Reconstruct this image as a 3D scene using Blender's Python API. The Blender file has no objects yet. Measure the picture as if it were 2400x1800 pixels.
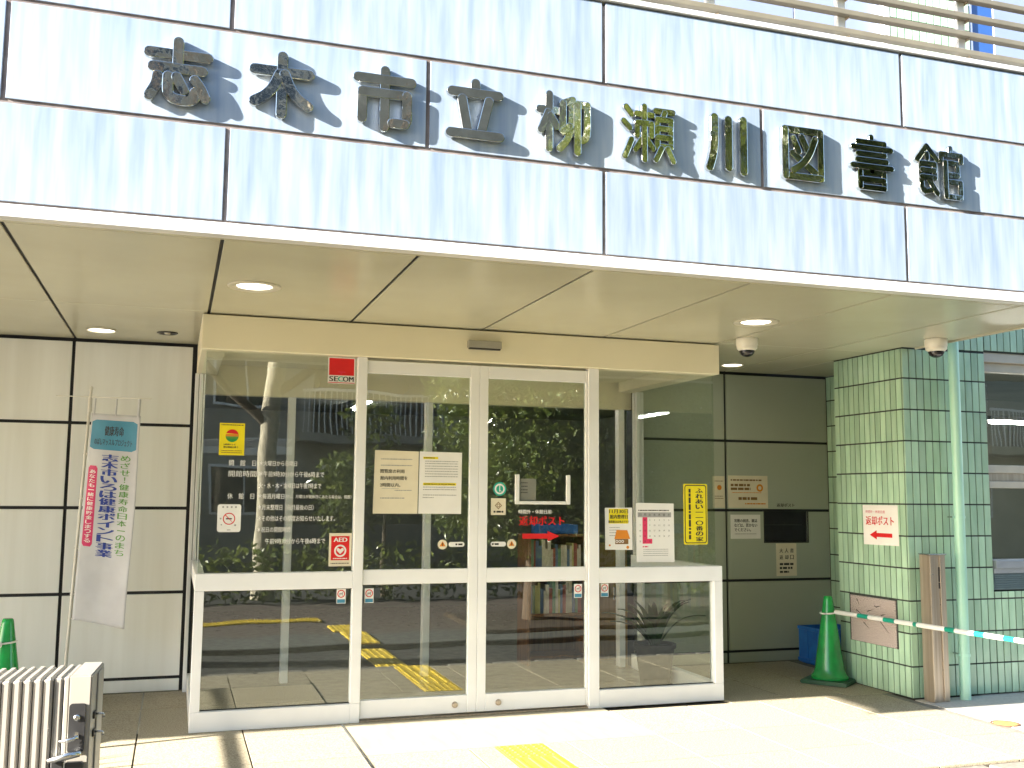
import bpy, bmesh, math, random
from mathutils import Vector, Matrix
random.seed(7)
R = math.radians
sc = bpy.context.scene
col = sc.collection
# ------------------------------------------------------------------ camera, world, sun, exposure
cam = bpy.data.cameras.new('camera')
camo = bpy.data.objects.new('camera', cam); col.objects.link(camo); sc.camera = camo
cam.sensor_width = 36.0; cam.lens = 35.706; cam.clip_start = 0.05; cam.clip_end = 600
YAW, PITCH, ROLL = 0.3176, 0.1105, 0.0079
_f = Vector((math.sin(YAW)*math.cos(PITCH), math.cos(YAW)*math.cos(PITCH), math.sin(PITCH)))
_r = Vector((math.cos(YAW), -math.sin(YAW), 0)); _u = _r.cross(_f)
_r2 = _r*math.cos(ROLL)+_u*math.sin(ROLL); _u2 = _u*math.cos(ROLL)-_r*math.sin(ROLL)
M = Matrix((_r2, _u2, -_f)).transposed().to_4x4(); M.translation = (-1.1565, -6.935, 1.5)
camo.matrix_world = M
SUN_TRAVEL = Vector((5.0, 1.0, -1.81)).normalized()
SUN_EL = math.asin(-SUN_TRAVEL.z)
world = bpy.data.worlds.new('World'); sc.world = world; world.use_nodes = True
wn = world.node_tree.nodes; wl = world.node_tree.links
sky = wn.new('ShaderNodeTexSky'); sky.sky_type = 'NISHITA'; sky.sun_disc = False
sky.sun_elevation = SUN_EL; sky.sun_rotation = math.atan2(-SUN_TRAVEL.x, -SUN_TRAVEL.y) % (2*math.pi)
sky.air_density = 1.0; sky.dust_density = 0.6; sky.ozone_density = 1.0
wl.new(sky.outputs[0], wn['Background'].inputs[0]); wn['Background'].inputs[1].default_value = 0.065
sun = bpy.data.lights.new('sun', 'SUN'); sun.energy = 5.0; sun.angle = R(0.5); sun.color = (1.0, 0.93, 0.82)
suno = bpy.data.objects.new('sun', sun); col.objects.link(suno)
suno.rotation_euler = SUN_TRAVEL.to_track_quat('-Z', 'Y').to_euler(); suno.location = (-12, -6, 9)
vs = sc.view_settings; vs.view_transform = 'Standard'; vs.look = 'None'; vs.gamma = 1.0; vs.use_curve_mapping = False
vs.exposure = 3.1
sc.cycles.max_bounces = 10; sc.cycles.transparent_max_bounces = 16
sc.cycles.sample_clamp_indirect = 8.0
try: sc.cycles.use_denoising = True
except Exception: pass

# ------------------------------------------------------------------ measured places (metres)
YA, YB, YC, ZS = -2.2208, 1.4855, -0.3837, 2.6884      # fascia, rear wall, column face, soffit
XL, XR = -1.0142, 2.8036                                # vestibule
J = [0.8887+(i-3)*0.942 for i in range(-2, 9)]          # J[k+2] = joint k
XE = 4.3365; COLX = 4.2128; COLR = 5.0225; COLB = 0.4878
XCW = 4.85
ROADZ = -0.14

# ------------------------------------------------------------------ materials
MATS = {}
def nmat(name, c1, c2=None, rough=0.5, metal=0.0, scale=6.0, stretch=(1, 1, 1), bump=0.0, bscale=60.0, contrast=(0.35, 0.65),
         rough_var=0.0, rnd=0.0, spec=0.5, detail=4.0, coat=0.0, trans=0.0, bstretch=None, second=None, transl=0.0, run=0.0):
    m = bpy.data.materials.new(name); MATS[name] = m; m.use_nodes = True
    nt = m.node_tree; n = nt.nodes; l = nt.links; b = n['Principled BSDF']
    b.inputs['Roughness'].default_value = rough; b.inputs['Metallic'].default_value = metal
    b.inputs['Specular IOR Level'].default_value = spec
    if coat: b.inputs['Coat Weight'].default_value = coat; b.inputs['Coat Roughness'].default_value = 0.06
    if trans: b.inputs['Transmission Weight'].default_value = trans
    if c2 is None: c2 = tuple(min(1, x*0.86) for x in c1)
    tc = n.new('ShaderNodeTexCoord'); mp = n.new('ShaderNodeMapping'); mp.inputs['Scale'].default_value = stretch
    l.new(tc.outputs['Object'], mp.inputs[0])
    vec = mp.outputs[0]
    if rnd:
        oi = n.new('ShaderNodeObjectInfo'); va = n.new('ShaderNodeVectorMath'); va.operation = 'MULTIPLY_ADD'
        cx = n.new('ShaderNodeCombineXYZ')
        for i in range(3): l.new(oi.outputs['Random'], cx.inputs[i])
        va.inputs[1].default_value = (37, 91, 53)
        l.new(cx.outputs[0], va.inputs[0]); l.new(vec, va.inputs[2]); vec = va.outputs[0]
    nz = n.new('ShaderNodeTexNoise'); nz.inputs['Scale'].default_value = scale; nz.inputs['Detail'].default_value = detail
    l.new(vec, nz.inputs['Vector'])
    cr = n.new('ShaderNodeValToRGB'); cr.color_ramp.elements[0].position = contrast[0]; cr.color_ramp.elements[1].position = contrast[1]
    cr.color_ramp.elements[0].color = (*c2, 1); cr.color_ramp.elements[1].color = (*c1, 1)
    fac = nz.outputs[0]
    if second:
        m3 = n.new('ShaderNodeMapping'); m3.inputs['Scale'].default_value = second[0]; l.new(vec if rnd else tc.outputs['Object'], m3.inputs[0])
        if not rnd: pass
        n3 = n.new('ShaderNodeTexNoise'); n3.inputs['Scale'].default_value = 1.0; n3.inputs['Detail'].default_value = 3; l.new(m3.outputs[0], n3.inputs['Vector'])
        ms = n.new('ShaderNodeMath'); ms.operation = 'MULTIPLY_ADD'; ms.inputs[1].default_value = second[1]; l.new(n3.outputs[0], ms.inputs[0])
        mo = n.new('ShaderNodeMath'); mo.operation = 'MULTIPLY_ADD'; mo.inputs[1].default_value = 1-second[1]; mo.inputs[2].default_value = 0.0; l.new(fac, mo.inputs[0]); l.new(mo.outputs[0], ms.inputs[2]); fac = ms.outputs[0]
    if run:                                                # rain runs: washed paler towards the lower edge of each panel
        sx = n.new('ShaderNodeSeparateXYZ'); l.new(tc.outputs['Object'], sx.inputs[0])
        mr_ = n.new('ShaderNodeMath'); mr_.operation = 'MULTIPLY_ADD'; mr_.inputs[1].default_value = -run; l.new(sx.outputs[2], mr_.inputs[0]); l.new(fac, mr_.inputs[2]); fac = mr_.outputs[0]
    l.new(fac, cr.inputs[0])
    out = cr.outputs[0]
    if rnd:
        hs = n.new('ShaderNodeHueSaturation'); ma = n.new('ShaderNodeMapRange')
        ma.inputs['To Min'].default_value = 1-rnd; ma.inputs['To Max'].default_value = 1+rnd
        l.new(oi.outputs['Random'], ma.inputs[0]); l.new(ma.outputs[0], hs.inputs['Value']); l.new(out, hs.inputs['Color']); out = hs.outputs[0]
    l.new(out, b.inputs['Base Color'])
    if rough_var:
        mr = n.new('ShaderNodeMapRange'); mr.inputs['To Min'].default_value = max(0.02, rough-rough_var); mr.inputs['To Max'].default_value = min(1, rough+rough_var)
        l.new(nz.outputs[0], mr.inputs[0]); l.new(mr.outputs[0], b.inputs['Roughness'])
    if bump:
        nb = n.new('ShaderNodeTexNoise'); nb.inputs['Scale'].default_value = bscale; nb.inputs['Detail'].default_value = 3
        if bstretch:
            m2 = n.new('ShaderNodeMapping'); m2.inputs['Scale'].default_value = bstretch
            l.new(tc.outputs['Object'], m2.inputs[0]); l.new(m2.outputs[0], nb.inputs['Vector'])
        else: l.new(vec, nb.inputs['Vector'])
        bp = n.new('ShaderNodeBump'); bp.inputs['Strength'].default_value = bump; bp.inputs['Distance'].default_value = 0.02
        l.new(nb.outputs[0], bp.inputs['Height']); l.new(bp.outputs[0], b.inputs['Normal'])
    if transl:
        tl = n.new('ShaderNodeBsdfTranslucent'); l.new(out, tl.inputs[0]); mx = n.new('ShaderNodeMixShader'); mx.inputs[0].default_value = transl
        l.new(b.outputs[0], mx.inputs[1]); l.new(tl.outputs[0], mx.inputs[2]); l.new(mx.outputs[0], n['Material Output'].inputs[0])
    return m

def emat(name, colr, strength):
    m = nmat(name, colr, None, 0.5)
    b = m.node_tree.nodes['Principled BSDF']; b.inputs['Emission Color'].default_value = (*colr, 1); b.inputs['Emission Strength'].default_value = strength
    return m

def glass(name, refl, tint, ior=1.5):
    m = bpy.data.materials.new(name); MATS[name] = m; m.use_nodes = True
    nt = m.node_tree; n = nt.nodes; l = nt.links; n.remove(n['Principled BSDF']); out = n['Material Output']
    tr = n.new('ShaderNodeBsdfTransparent'); tr.inputs[0].default_value = (*tint, 1)
    gl = n.new('ShaderNodeBsdfGlossy'); gl.inputs['Roughness'].default_value = 0.0; gl.inputs['Color'].default_value = (0.95, 1.0, 0.96, 1)
    fr = n.new('ShaderNodeFresnel'); fr.inputs[0].default_value = ior
    ad = n.new('ShaderNodeMath'); ad.operation = 'ADD'; ad.inputs[1].default_value = refl; ad.use_clamp = True
    ad.operation = 'MULTIPLY_ADD'; ad.inputs[1].default_value = 1.8; ad.inputs[2].default_value = refl     # both faces of the sheet at once
    l.new(fr.outputs[0], ad.inputs[0])
    ge = n.new('ShaderNodeNewGeometry'); inv = n.new('ShaderNodeMath'); inv.operation = 'SUBTRACT'; inv.inputs[0].default_value = 1.0; l.new(ge.outputs['Backfacing'], inv.inputs[1])
    mu = n.new('ShaderNodeMath'); mu.operation = 'MULTIPLY'; l.new(ad.outputs[0], mu.inputs[0]); l.new(inv.outputs[0], mu.inputs[1]); ad = mu
    mx = n.new('ShaderNodeMixShader'); l.new(ad.outputs[0], mx.inputs[0]); l.new(tr.outputs[0], mx.inputs[1]); l.new(gl.outputs[0], mx.inputs[2])
    # very slight waviness of float glass
    tc = n.new('ShaderNodeTexCoord'); nz = n.new('ShaderNodeTexNoise'); nz.inputs['Scale'].default_value = 2.2; nz.inputs['Detail'].default_value = 1
    l.new(tc.outputs['Object'], nz.inputs['Vector'])
    bp = n.new('ShaderNodeBump'); bp.inputs['Strength'].default_value = 0.02; bp.inputs['Distance'].default_value = 0.05
    l.new(nz.outputs[0], bp.inputs['Height']); l.new(bp.outputs[0], gl.inputs['Normal'])
    l.new(mx.outputs[0], out.inputs[0])
    return m

nmat('fascia_metal', (0.405, 0.465, 0.53), (0.18, 0.255, 0.385), rough=0.45, metal=0.15, scale=1.0, stretch=(22, 3, 1.0), contrast=(0.24, 0.74), rnd=0.04, detail=7, bump=0.012, bscale=2.0, second=((0.9, 1.0, 2.0), 0.62), run=0.20)
nmat('joint_sealant', (0.235, 0.195, 0.18), (0.12, 0.095, 0.09), rough=0.8, scale=9)
nmat('joint_black', (0.016, 0.018, 0.024), (0.010, 0.011, 0.015), rough=0.6, scale=9)
nmat('trim_white', (0.72, 0.72, 0.71), (0.60, 0.60, 0.60), rough=0.4, scale=2.5, stretch=(1, 1, 6), metal=0.1)
nmat('soffit_panel_beige', (0.53, 0.515, 0.40), (0.46, 0.44, 0.33), rough=0.24, scale=0.9, detail=6, contrast=(0.28, 0.66), rnd=0.02, rough_var=0.06, bump=0.008, bscale=1.6)
nmat('wall_panel_white', (0.84, 0.86, 0.85), (0.72, 0.73, 0.70), rough=0.36, scale=1.0, stretch=(9, 9, 0.6), detail=6, contrast=(0.22, 0.66), second=((1.2, 1.2, 0.9), 0.6), rnd=0.02, rough_var=0.06, bump=0.008, bscale=1.4)
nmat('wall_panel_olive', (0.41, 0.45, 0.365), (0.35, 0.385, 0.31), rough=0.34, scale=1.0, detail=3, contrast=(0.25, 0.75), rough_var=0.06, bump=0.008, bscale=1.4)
nmat('frame_white', (0.80, 0.81, 0.82), (0.75, 0.76, 0.77), rough=0.38, scale=3, detail=3, rough_var=0.05)
nmat('header_cream', (0.80, 0.745, 0.56), (0.76, 0.705, 0.525), rough=0.42, scale=1.5, detail=3)
nmat('gasket', (0.03, 0.03, 0.03), None, rough=0.7)
nmat('tile_green', (0.425, 0.61, 0.445), (0.335, 0.51, 0.36), rough=0.20, scale=3, stretch=(4, 4, 1), rnd=0.15, coat=0.3, bump=0.05, bscale=7, bstretch=(22, 22, 4), rough_var=0.05)
nmat('tile_grout', (0.045, 0.055, 0.048), (0.03, 0.04, 0.035), rough=0.9, scale=30)
nmat('pipe_mint', (0.40, 0.68, 0.55), (0.34, 0.60, 0.48), rough=0.3, scale=4, stretch=(1, 1, 0.4))
nmat('chrome', (0.66, 0.655, 0.63), (0.52, 0.51, 0.48), rough=0.07, metal=1.0, scale=14, bump=0.10, bscale=9.0, rnd=0.02, rough_var=0.04)
nmat('rust', (0.16, 0.07, 0.035), (0.08, 0.035, 0.02), rough=0.85, scale=40)
nmat('steel_brown', (0.47, 0.40, 0.32), (0.36, 0.30, 0.235), rough=0.34, metal=0.55, scale=2, stretch=(22, 22, 0.6), rough_var=0.08)
nmat('sensor_grey', (0.36, 0.345, 0.29), None, rough=0.35, scale=9)
nmat('steel', (0.62, 0.62, 0.60), (0.5, 0.5, 0.49), rough=0.25, metal=1.0, scale=5)
nmat('dark_metal', (0.03, 0.03, 0.032), (0.02, 0.02, 0.022), rough=0.35, scale=9)
nmat('black_plastic', (0.02, 0.02, 0.021), (0.012, 0.012, 0.013), rough=0.45, scale=20)
nmat('cone_green', (0.012, 0.36, 0.070), (0.016, 0.20, 0.05), rough=0.24, scale=5, coat=0.3)
nmat('cone_base_green', (0.012, 0.09, 0.04), (0.010, 0.06, 0.03), rough=0.5, scale=12)
nmat('bar_white', (0.80, 0.80, 0.78), (0.70, 0.70, 0.68), rough=0.35, scale=7)
nmat('bar_green', (0.01, 0.30, 0.21), (0.01, 0.24, 0.17), rough=0.3, scale=7)
nmat('crate_blue', (0.016, 0.14, 0.50), (0.012, 0.10, 0.40), rough=0.4, scale=9)
nmat('gate_cream', (0.36, 0.335, 0.295), (0.30, 0.28, 0.245), rough=0.36, metal=0.15, scale=5, stretch=(1, 1, 0.3))
nmat('granite_plaque', (0.56, 0.475, 0.44), (0.15, 0.125, 0.12), rough=0.5, scale=170, detail=2, contrast=(0.36, 0.56))
nmat('paving_granite', (0.385, 0.34, 0.245), (0.15, 0.125, 0.085), rough=0.7, scale=120, detail=3, contrast=(0.30, 0.56), rnd=0.05, bump=0.12, bscale=140)
nmat('paving_plain', (0.39, 0.35, 0.26), (0.335, 0.30, 0.215), rough=0.62, scale=3, stretch=(6, 1, 1), detail=5, bump=0.03, bscale=90)
nmat('paving_pale', (0.50, 0.48, 0.44), (0.42, 0.40, 0.37), rough=0.7, scale=40, detail=4, bump=0.05, bscale=90)
nmat('mortar', (0.10, 0.085, 0.065), (0.06, 0.05, 0.04), rough=0.9, scale=40)
nmat('tactile_yellow', (0.72, 0.52, 0.045), (0.62, 0.44, 0.04), rough=0.5, scale=20, rnd=0.04)
nmat('asphalt', (0.034, 0.035, 0.033), (0.02, 0.021, 0.02), rough=0.9, scale=90, detail=3, bump=0.2, bscale=120)
nmat('pavement_grey', (0.085, 0.09, 0.08), (0.06, 0.063, 0.057), rough=0.85, scale=25, detail=4)
nmat('pavement_brown', (0.095, 0.072, 0.055), (0.06, 0.046, 0.036), rough=0.85, scale=25, detail=4)
nmat('kerb_stone', (0.22, 0.205, 0.175), (0.15, 0.14, 0.12), rough=0.85, scale=30)
nmat('soil', (0.06, 0.042, 0.024), (0.03, 0.02, 0.012), rough=1.0, scale=18, bump=0.4, bscale=30)
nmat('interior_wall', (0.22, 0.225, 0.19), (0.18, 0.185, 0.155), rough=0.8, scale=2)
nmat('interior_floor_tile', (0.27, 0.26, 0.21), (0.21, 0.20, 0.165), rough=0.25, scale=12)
nmat('wood_brown', (0.22, 0.10, 0.04), (0.13, 0.055, 0.022), rough=0.45, scale=3, stretch=(18, 18, 1.2))
nmat('wood_yellow', (0.42, 0.27, 0.10), (0.33, 0.20, 0.07), rough=0.45, scale=3, stretch=(14, 14, 1.0))
for i, c in enumerate([(0.55, 0.50, 0.42), (0.30, 0.07, 0.06), (0.10, 0.16, 0.28), (0.50, 0.46, 0.20), (0.14, 0.26, 0.16)]):
    nmat('book_%d' % i, c, None, rough=0.6, scale=20)
nmat('paper_white', (0.80, 0.79, 0.76), (0.75, 0.74, 0.71), rough=0.7, scale=6)
nmat('paper_cream', (0.74, 0.68, 0.52), (0.68, 0.62, 0.47), rough=0.7, scale=6)
nmat('print_black', (0.03, 0.03, 0.03), None, rough=0.6)
nmat('print_grey', (0.36, 0.36, 0.35), None, rough=0.6)
nmat('print_red', (0.68, 0.012, 0.015), None, rough=0.45)
nmat('print_pink', (0.74, 0.04, 0.13), None, rough=0.45)
nmat('print_yellow', (0.86, 0.72, 0.01), None, rough=0.45)
nmat('print_white', (0.82, 0.82, 0.80), None, rough=0.4)
nmat('print_green', (0.02, 0.30, 0.06), None, rough=0.45)
nmat('print_teal', (0.02, 0.42, 0.32), None, rough=0.4)
nmat('print_blue', (0.02, 0.05, 0.32), None, rough=0.5)
nmat('print_skyblue', (0.05, 0.25, 0.40), None, rough=0.6)
nmat('print_orange', (0.72, 0.25, 0.02), None, rough=0.5)
nmat('print_brown', (0.22, 0.12, 0.04), None, rough=0.5)
nmat('print_magenta', (0.62, 0.02, 0.13), None, rough=0.5)
nmat('print_leafgreen', (0.10, 0.30, 0.05), None, rough=0.5)
nmat('banner_cloth', (0.55, 0.565, 0.60), (0.48, 0.49, 0.53), rough=0.8, scale=5, bump=0.02, bscale=300)
nmat('pole_white', (0.66, 0.65, 0.60), (0.58, 0.57, 0.53), rough=0.35, scale=7)
nmat('camera_white', (0.78, 0.75, 0.65), (0.72, 0.69, 0.60), rough=0.35, scale=9)
nmat('dome_dark', (0.012, 0.010, 0.014), None, rough=0.04, scale=9, spec=0.8)
nmat('lamp_ring', (0.60, 0.57, 0.47), None, rough=0.35, scale=9)
nmat('pot_black', (0.025, 0.024, 0.022), (0.016, 0.016, 0.015), rough=0.6, scale=14, spec=0.2)
nmat('strap_leaf', (0.025, 0.065, 0.022), (0.015, 0.042, 0.014), rough=0.42, scale=9, stretch=(1, 1, 6), spec=0.4)
nmat('leaf_a', (0.13, 0.17, 0.035), (0.06, 0.095, 0.02), rough=0.24, scale=3.0, spec=1.0, transl=0.3)
nmat('leaf_b', (0.17, 0.20, 0.04), (0.09, 0.125, 0.025), rough=0.24, scale=3.0, spec=1.0, transl=0.3)
nmat('bark_dark', (0.11, 0.085, 0.06), (0.06, 0.045, 0.032), rough=0.9, scale=14, stretch=(3, 3, 1), bump=0.5, bscale=25)
nmat('bark_pale', (0.46, 0.41, 0.31), (0.26, 0.23, 0.17), rough=0.85, scale=9, stretch=(2, 2, 1), bump=0.3, bscale=20)
nmat('render_beige', (0.33, 0.30, 0.20), (0.28, 0.255, 0.17), rough=0.85, scale=3)
nmat('render_grey', (0.24, 0.225, 0.19), (0.20, 0.185, 0.155), rough=0.85, scale=3)
nmat('roof_dark', (0.07, 0.075, 0.085), (0.05, 0.052, 0.06), rough=0.6, scale=6)
nmat('metal_white', (0.66, 0.66, 0.64), None, rough=0.4, scale=6)
nmat('window_dark', (0.02, 0.025, 0.03), (0.012, 0.015, 0.02), rough=0.05, scale=2, spec=0.8)
nmat('window_blue', (0.03, 0.10, 0.33), (0.025, 0.08, 0.27), rough=0.15, scale=1.5, spec=0.6)
nmat('window_frame', (0.50, 0.465, 0.39), (0.43, 0.40, 0.335), rough=0.4, scale=5)
nmat('rail_beige', (0.175, 0.16, 0.12), (0.145, 0.132, 0.10), rough=0.4, scale=5)
nmat('upper_panel', (0.265, 0.315, 0.45), (0.235, 0.285, 0.42), rough=0.4, scale=1.4, metal=0.15)
nmat('ventgrille', (0.13, 0.19, 0.21), (0.10, 0.15, 0.17), rough=0.5, scale=8)
nmat('alu_sill', (0.42, 0.45, 0.50), (0.36, 0.39, 0.44), rough=0.3, metal=0.6, scale=5, stretch=(1, 6, 6))
nmat('manhole_ochre', (0.46, 0.27, 0.10), (0.34, 0.19, 0.07), rough=0.6, scale=60)
emat('lamp_lens', (1.0, 0.95, 0.80), 0.9)
emat('tube_light', (1.0, 0.98, 0.92), 8.0)
glass('pane_glass', 0.09, (0.965, 0.985, 0.965))
glass('pane_glass_side', 0.0, (0.985, 0.995, 0.985), 1.45)

# ------------------------------------------------------------------ helpers
def tag(o, label=None, cat=None, group=None, kind=None):
    if label: o['label'] = label
    if cat: o['category'] = cat
    if group: o['group'] = group
    if kind: o['kind'] = kind
    return o
def empty(name, loc=(0, 0, 0), rz=0.0, label=None, cat=None, group=None, parent=None):
    o = bpy.data.objects.new(name, None); col.objects.link(o); o.location = loc; o.rotation_euler = (0, 0, rz)
    o.empty_display_size = 0.1
    return tag(o, label, cat, group)
def wloc(p):
    v = Vector((0, 0, 0))
    while p is not None: v = v+p.location; p = p.parent
    return v
def link(name, me, m, parent=None, smooth=False):
    o = bpy.data.objects.new(name, me); col.objects.link(o)
    if m is not None and not me.materials: me.materials.append(MATS[m])
    if parent is not None: o.parent = parent
    if smooth:
        me.polygons.foreach_set('use_smooth', [True]*len(me.polygons))
    return o
def boxbm(bm, x0, x1, y0, y1, z0, z1):
    if x1 < x0: x0, x1 = x1, x0
    if y1 < y0: y0, y1 = y1, y0
    r = bmesh.ops.create_cube(bm, size=1.0, matrix=Matrix.Translation(((x0+x1)/2, (y0+y1)/2, (z0+z1)/2)) @ Matrix.Diagonal((x1-x0, y1-y0, z1-z0, 1)))
    return r['verts']
def tomesh(bm, name, off=None):
    if off is not None: bmesh.ops.translate(bm, verts=bm.verts, vec=-Vector(off))
    me = bpy.data.meshes.new(name); bm.to_mesh(me); bm.free(); return me
_cache = {}
def box(name, x0, x1, y0, y1, z0, z1, m, parent=None, bev=0.003, seg=1):
    """a bevelled box; its object sits at its own centre (mesh data shared by alike boxes)"""
    if x1 < x0: x0, x1 = x1, x0
    if y1 < y0: y0, y1 = y1, y0
    if z1 < z0: z0, z1 = z1, z0
    key = (round(x1-x0, 4), round(y1-y0, 4), round(z1-z0, 4), m, bev, seg)
    me = _cache.get(key)
    if me is None:
        bm = bmesh.new(); hx, hy, hz = (x1-x0)/2, (y1-y0)/2, (z1-z0)/2
        boxbm(bm, -hx, hx, -hy, hy, -hz, hz)
        if bev: bmesh.ops.bevel(bm, geom=bm.edges[:], offset=min(bev, hx*0.45, hy*0.45, hz*0.45), segments=seg, affect='EDGES', profile=0.7)
        me = tomesh(bm, name); _cache[key] = me
    o = link(name, me, m, parent)
    o.location = Vector(((x0+x1)/2, (y0+y1)/2, (z0+z1)/2))-(wloc(parent) if parent else Vector((0, 0, 0)))
    return o
def lathe(name, prof, m, loc, parent=None, seg=32, smooth=True, axis='Z'):
    """prof: list of (r, z)"""
    bm = bmesh.new(); rings = []
    for r, z in prof:
        rings.append([bm.verts.new((r*math.cos(2*math.pi*k/seg), r*math.sin(2*math.pi*k/seg), z)) for k in range(seg)] if r > 1e-6 else [bm.verts.new((0, 0, z))])
    for a, b in zip(rings, rings[1:]):
        for k in range(seg):
            k2 = (k+1) % seg
            if len(a) == 1 and len(b) == 1: continue
            if len(a) == 1: bm.faces.new((a[0], b[k], b[k2]))
            elif len(b) == 1: bm.faces.new((a[k], a[k2], b[0]))
            else: bm.faces.new((a[k], a[k2], b[k2], b[k]))
    bmesh.ops.recalc_face_normals(bm, faces=bm.faces)
    if axis == 'Y': bmesh.ops.rotate(bm, verts=bm.verts, cent=(0, 0, 0), matrix=Matrix.Rotation(R(90), 3, 'X'))
    me = tomesh(bm, name)
    o = link(name, me, m, parent, smooth)
    if smooth: 
        try: me.set_sharp_from_angle(angle=R(35))
        except Exception: pass
    o.location = Vector(loc)-(wloc(parent) if parent else Vector((0, 0, 0)))
    return o
def tubebm(bm, pts, radii, seg=8, cap=True):
    pts = [Vector(p) for p in pts]; rings = []
    if not isinstance(radii, (list, tuple)): radii = [radii]*len(pts)
    prev = None
    for i, p in enumerate(pts):
        t = (pts[min(i+1, len(pts)-1)]-pts[max(i-1, 0)]).normalized()
        a = t.orthogonal().normalized() if prev is None else (prev-t*prev.dot(t)).normalized()
        prev = a; b = t.cross(a)
        rings.append([bm.verts.new(p+(a*math.cos(2*math.pi*k/seg)+b*math.sin(2*math.pi*k/seg))*radii[i]) for k in range(seg)])
    for A_, B_ in zip(rings, rings[1:]):
        for k in range(seg): bm.faces.new((A_[k], A_[(k+1) % seg], B_[(k+1) % seg], B_[k]))
    if cap: bm.faces.new(rings[0][::-1]); bm.faces.new(rings[-1])
def tube(name, pts, radii, m, parent=None, seg=12, smooth=True):
    off = wloc(parent) if parent else Vector((0, 0, 0))
    bm = bmesh.new(); tubebm(bm, [Vector(p)-off for p in pts], radii, seg)
    me = tomesh(bm, name); o = link(name, me, m, parent, smooth)
    if smooth:
        try: me.set_sharp_from_angle(angle=R(40))
        except Exception: pass
    return o
class Plane:
    """a flat surface: origin, right, up; normal points to the viewer"""
    def __init__(s, o, r, u): s.o = Vector(o); s.r = Vector(r).normalized(); s.u = Vector(u).normalized(); s.n = s.r.cross(s.u)
    def P(s, a, b, h=0.0): return s.o+s.r*a+s.u*b+s.n*h
def flat(name, polys, pl, h, m, parent=None, kind=None):
    """polygons given in plane coordinates, at height h above the plane"""
    off = wloc(parent) if parent else Vector((0, 0, 0))
    bm = bmesh.new()
    for po in polys:
        bm.faces.new([bm.verts.new(pl.P(a, b, h)-off) for a, b in po])
    o = link(name, tomesh(bm, name), m, parent)
    if kind: o['kind'] = kind
    return o
def rc(x0, y0, x1, y1): return [(x0, y0), (x1, y0), (x1, y1), (x0, y1)]
def disc(cx, cy, r, n=28, a0=0, a1=360): return [(cx+r*math.cos(R(a0+(a1-a0)*k/n)), cy+r*math.sin(R(a0+(a1-a0)*k/n))) for k in range(n if a1-a0 == 360 else n+1)]
def rrect(x0, y0, x1, y1, r, n=5):
    out = []
    for cx, cy, a in ((x1-r, y0+r, -90), (x1-r, y1-r, 0), (x0+r, y1-r, 90), (x0+r, y0+r, 180)):
        out += [(cx+r*math.cos(R(a+90*k/n)), cy+r*math.sin(R(a+90*k/n))) for k in range(n+1)]
    return out
def ring(cx, cy, r0, r1, n=28):
    a = disc(cx, cy, r0, n); b = disc(cx, cy, r1, n)
    return [[a[k], a[(k+1) % n], b[(k+1) % n], b[k]] for k in range(n)]
def sheet(name, outline, pl, m, parent=None, t=0.0015, base=0.0005):
    """a thin sheet with real thickness (paper, sticker, board)"""
    off = wloc(parent) if parent else Vector((0, 0, 0))
    bm = bmesh.new(); n = len(outline)
    lo = [bm.verts.new(pl.P(a, b, base)-off) for a, b in outline]; hi = [bm.verts.new(pl.P(a, b, base+t)-off) for a, b in outline]
    bm.faces.new(hi); bm.faces.new(lo[::-1])
    for k in range(n): bm.faces.new((lo[k], lo[(k+1) % n], hi[(k+1) % n], hi[k]))
    return link(name, tomesh(bm, name), m, parent)
TEXTS = []
def text(body, x0, z0, x1, z1, pl, m, parent, h=0.0026, bold=0.0, name='lettering', keep=False, mapf=None):
    TEXTS.append(dict(body=body, box=(x0, z0, x1, z1), pl=pl, m=m, parent=parent, h=h, bold=bold, name=name, keep=keep, mapf=mapf))
def dashes(x0, x1, zs, hgt, pl, m, parent, h=0.0026, name='small_print', fill=0.75, seed=1, vertical=False):
    """rows of print too small to read"""
    rr = random.Random(seed); polys = []
    for z in zs:
        x = x0
        while x < x1-0.002:
            w = min(rr.uniform(0.6, 2.2)*hgt*1.4, x1-x)
            polys.append(rc(x, z-hgt/2, x+w, z+hgt/2) if not vertical else rc(z-hgt/2, x, z+hgt/2, x+w))
            x += w+hgt*rr.uniform(0.25, 0.6)/fill*0.75
    return flat(name, polys, pl, h, m, parent, 'stuff')

# ------------------------------------------------------------------ ground, roads
g = box('ground', -150, 150, -150, 60, -0.6, ROADZ-0.03, 'pavement_grey', bev=0); tag(g, kind='structure')
fc = box('forecourt', -14, 9.5, -2.04, 6.0, ROADZ-0.028, -0.016, 'mortar', bev=0); tag(fc, kind='structure')
def slab(x0, x1, y0, y1, m='paving_granite', name='paving_slab', gap=0.005, top=0.0):
    return box(name, x0+gap, x1-gap, y0+gap, y1-gap, -0.0155, top-random.uniform(0, 0.0006), m, fc, bev=0.0008)
DX = -0.0502
slab(DX, 1.823, -0.888, -0.012, 'paving_plain')                          # wide plain slab before the doors
SL = 0.6345
for k in range(-9, 0):                                                    # left of it
    for j, (a, b) in enumerate(((-0.888, -0.25), (-1.464, -0.888), (-2.036, -1.464), (-0.25, 0.82), (0.82, 1.46))):
        slab(DX+SL*k, DX+SL*(k+1), a, b)
for k in range(0, 3):
    for a, b in ((-1.464, -0.888), (-2.036, -1.464)):
        x0, x1 = DX+0.6245*k, DX+0.6245*(k+1)
        if k == 1:                                                         # the tactile strip runs through
            slab(x0, 0.738, a, b); slab(1.046, x1, a, b)
        else: slab(x0, x1, a, b)
xs = [1.823, 2.44, 3.03, 3.60, 4.125]
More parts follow.
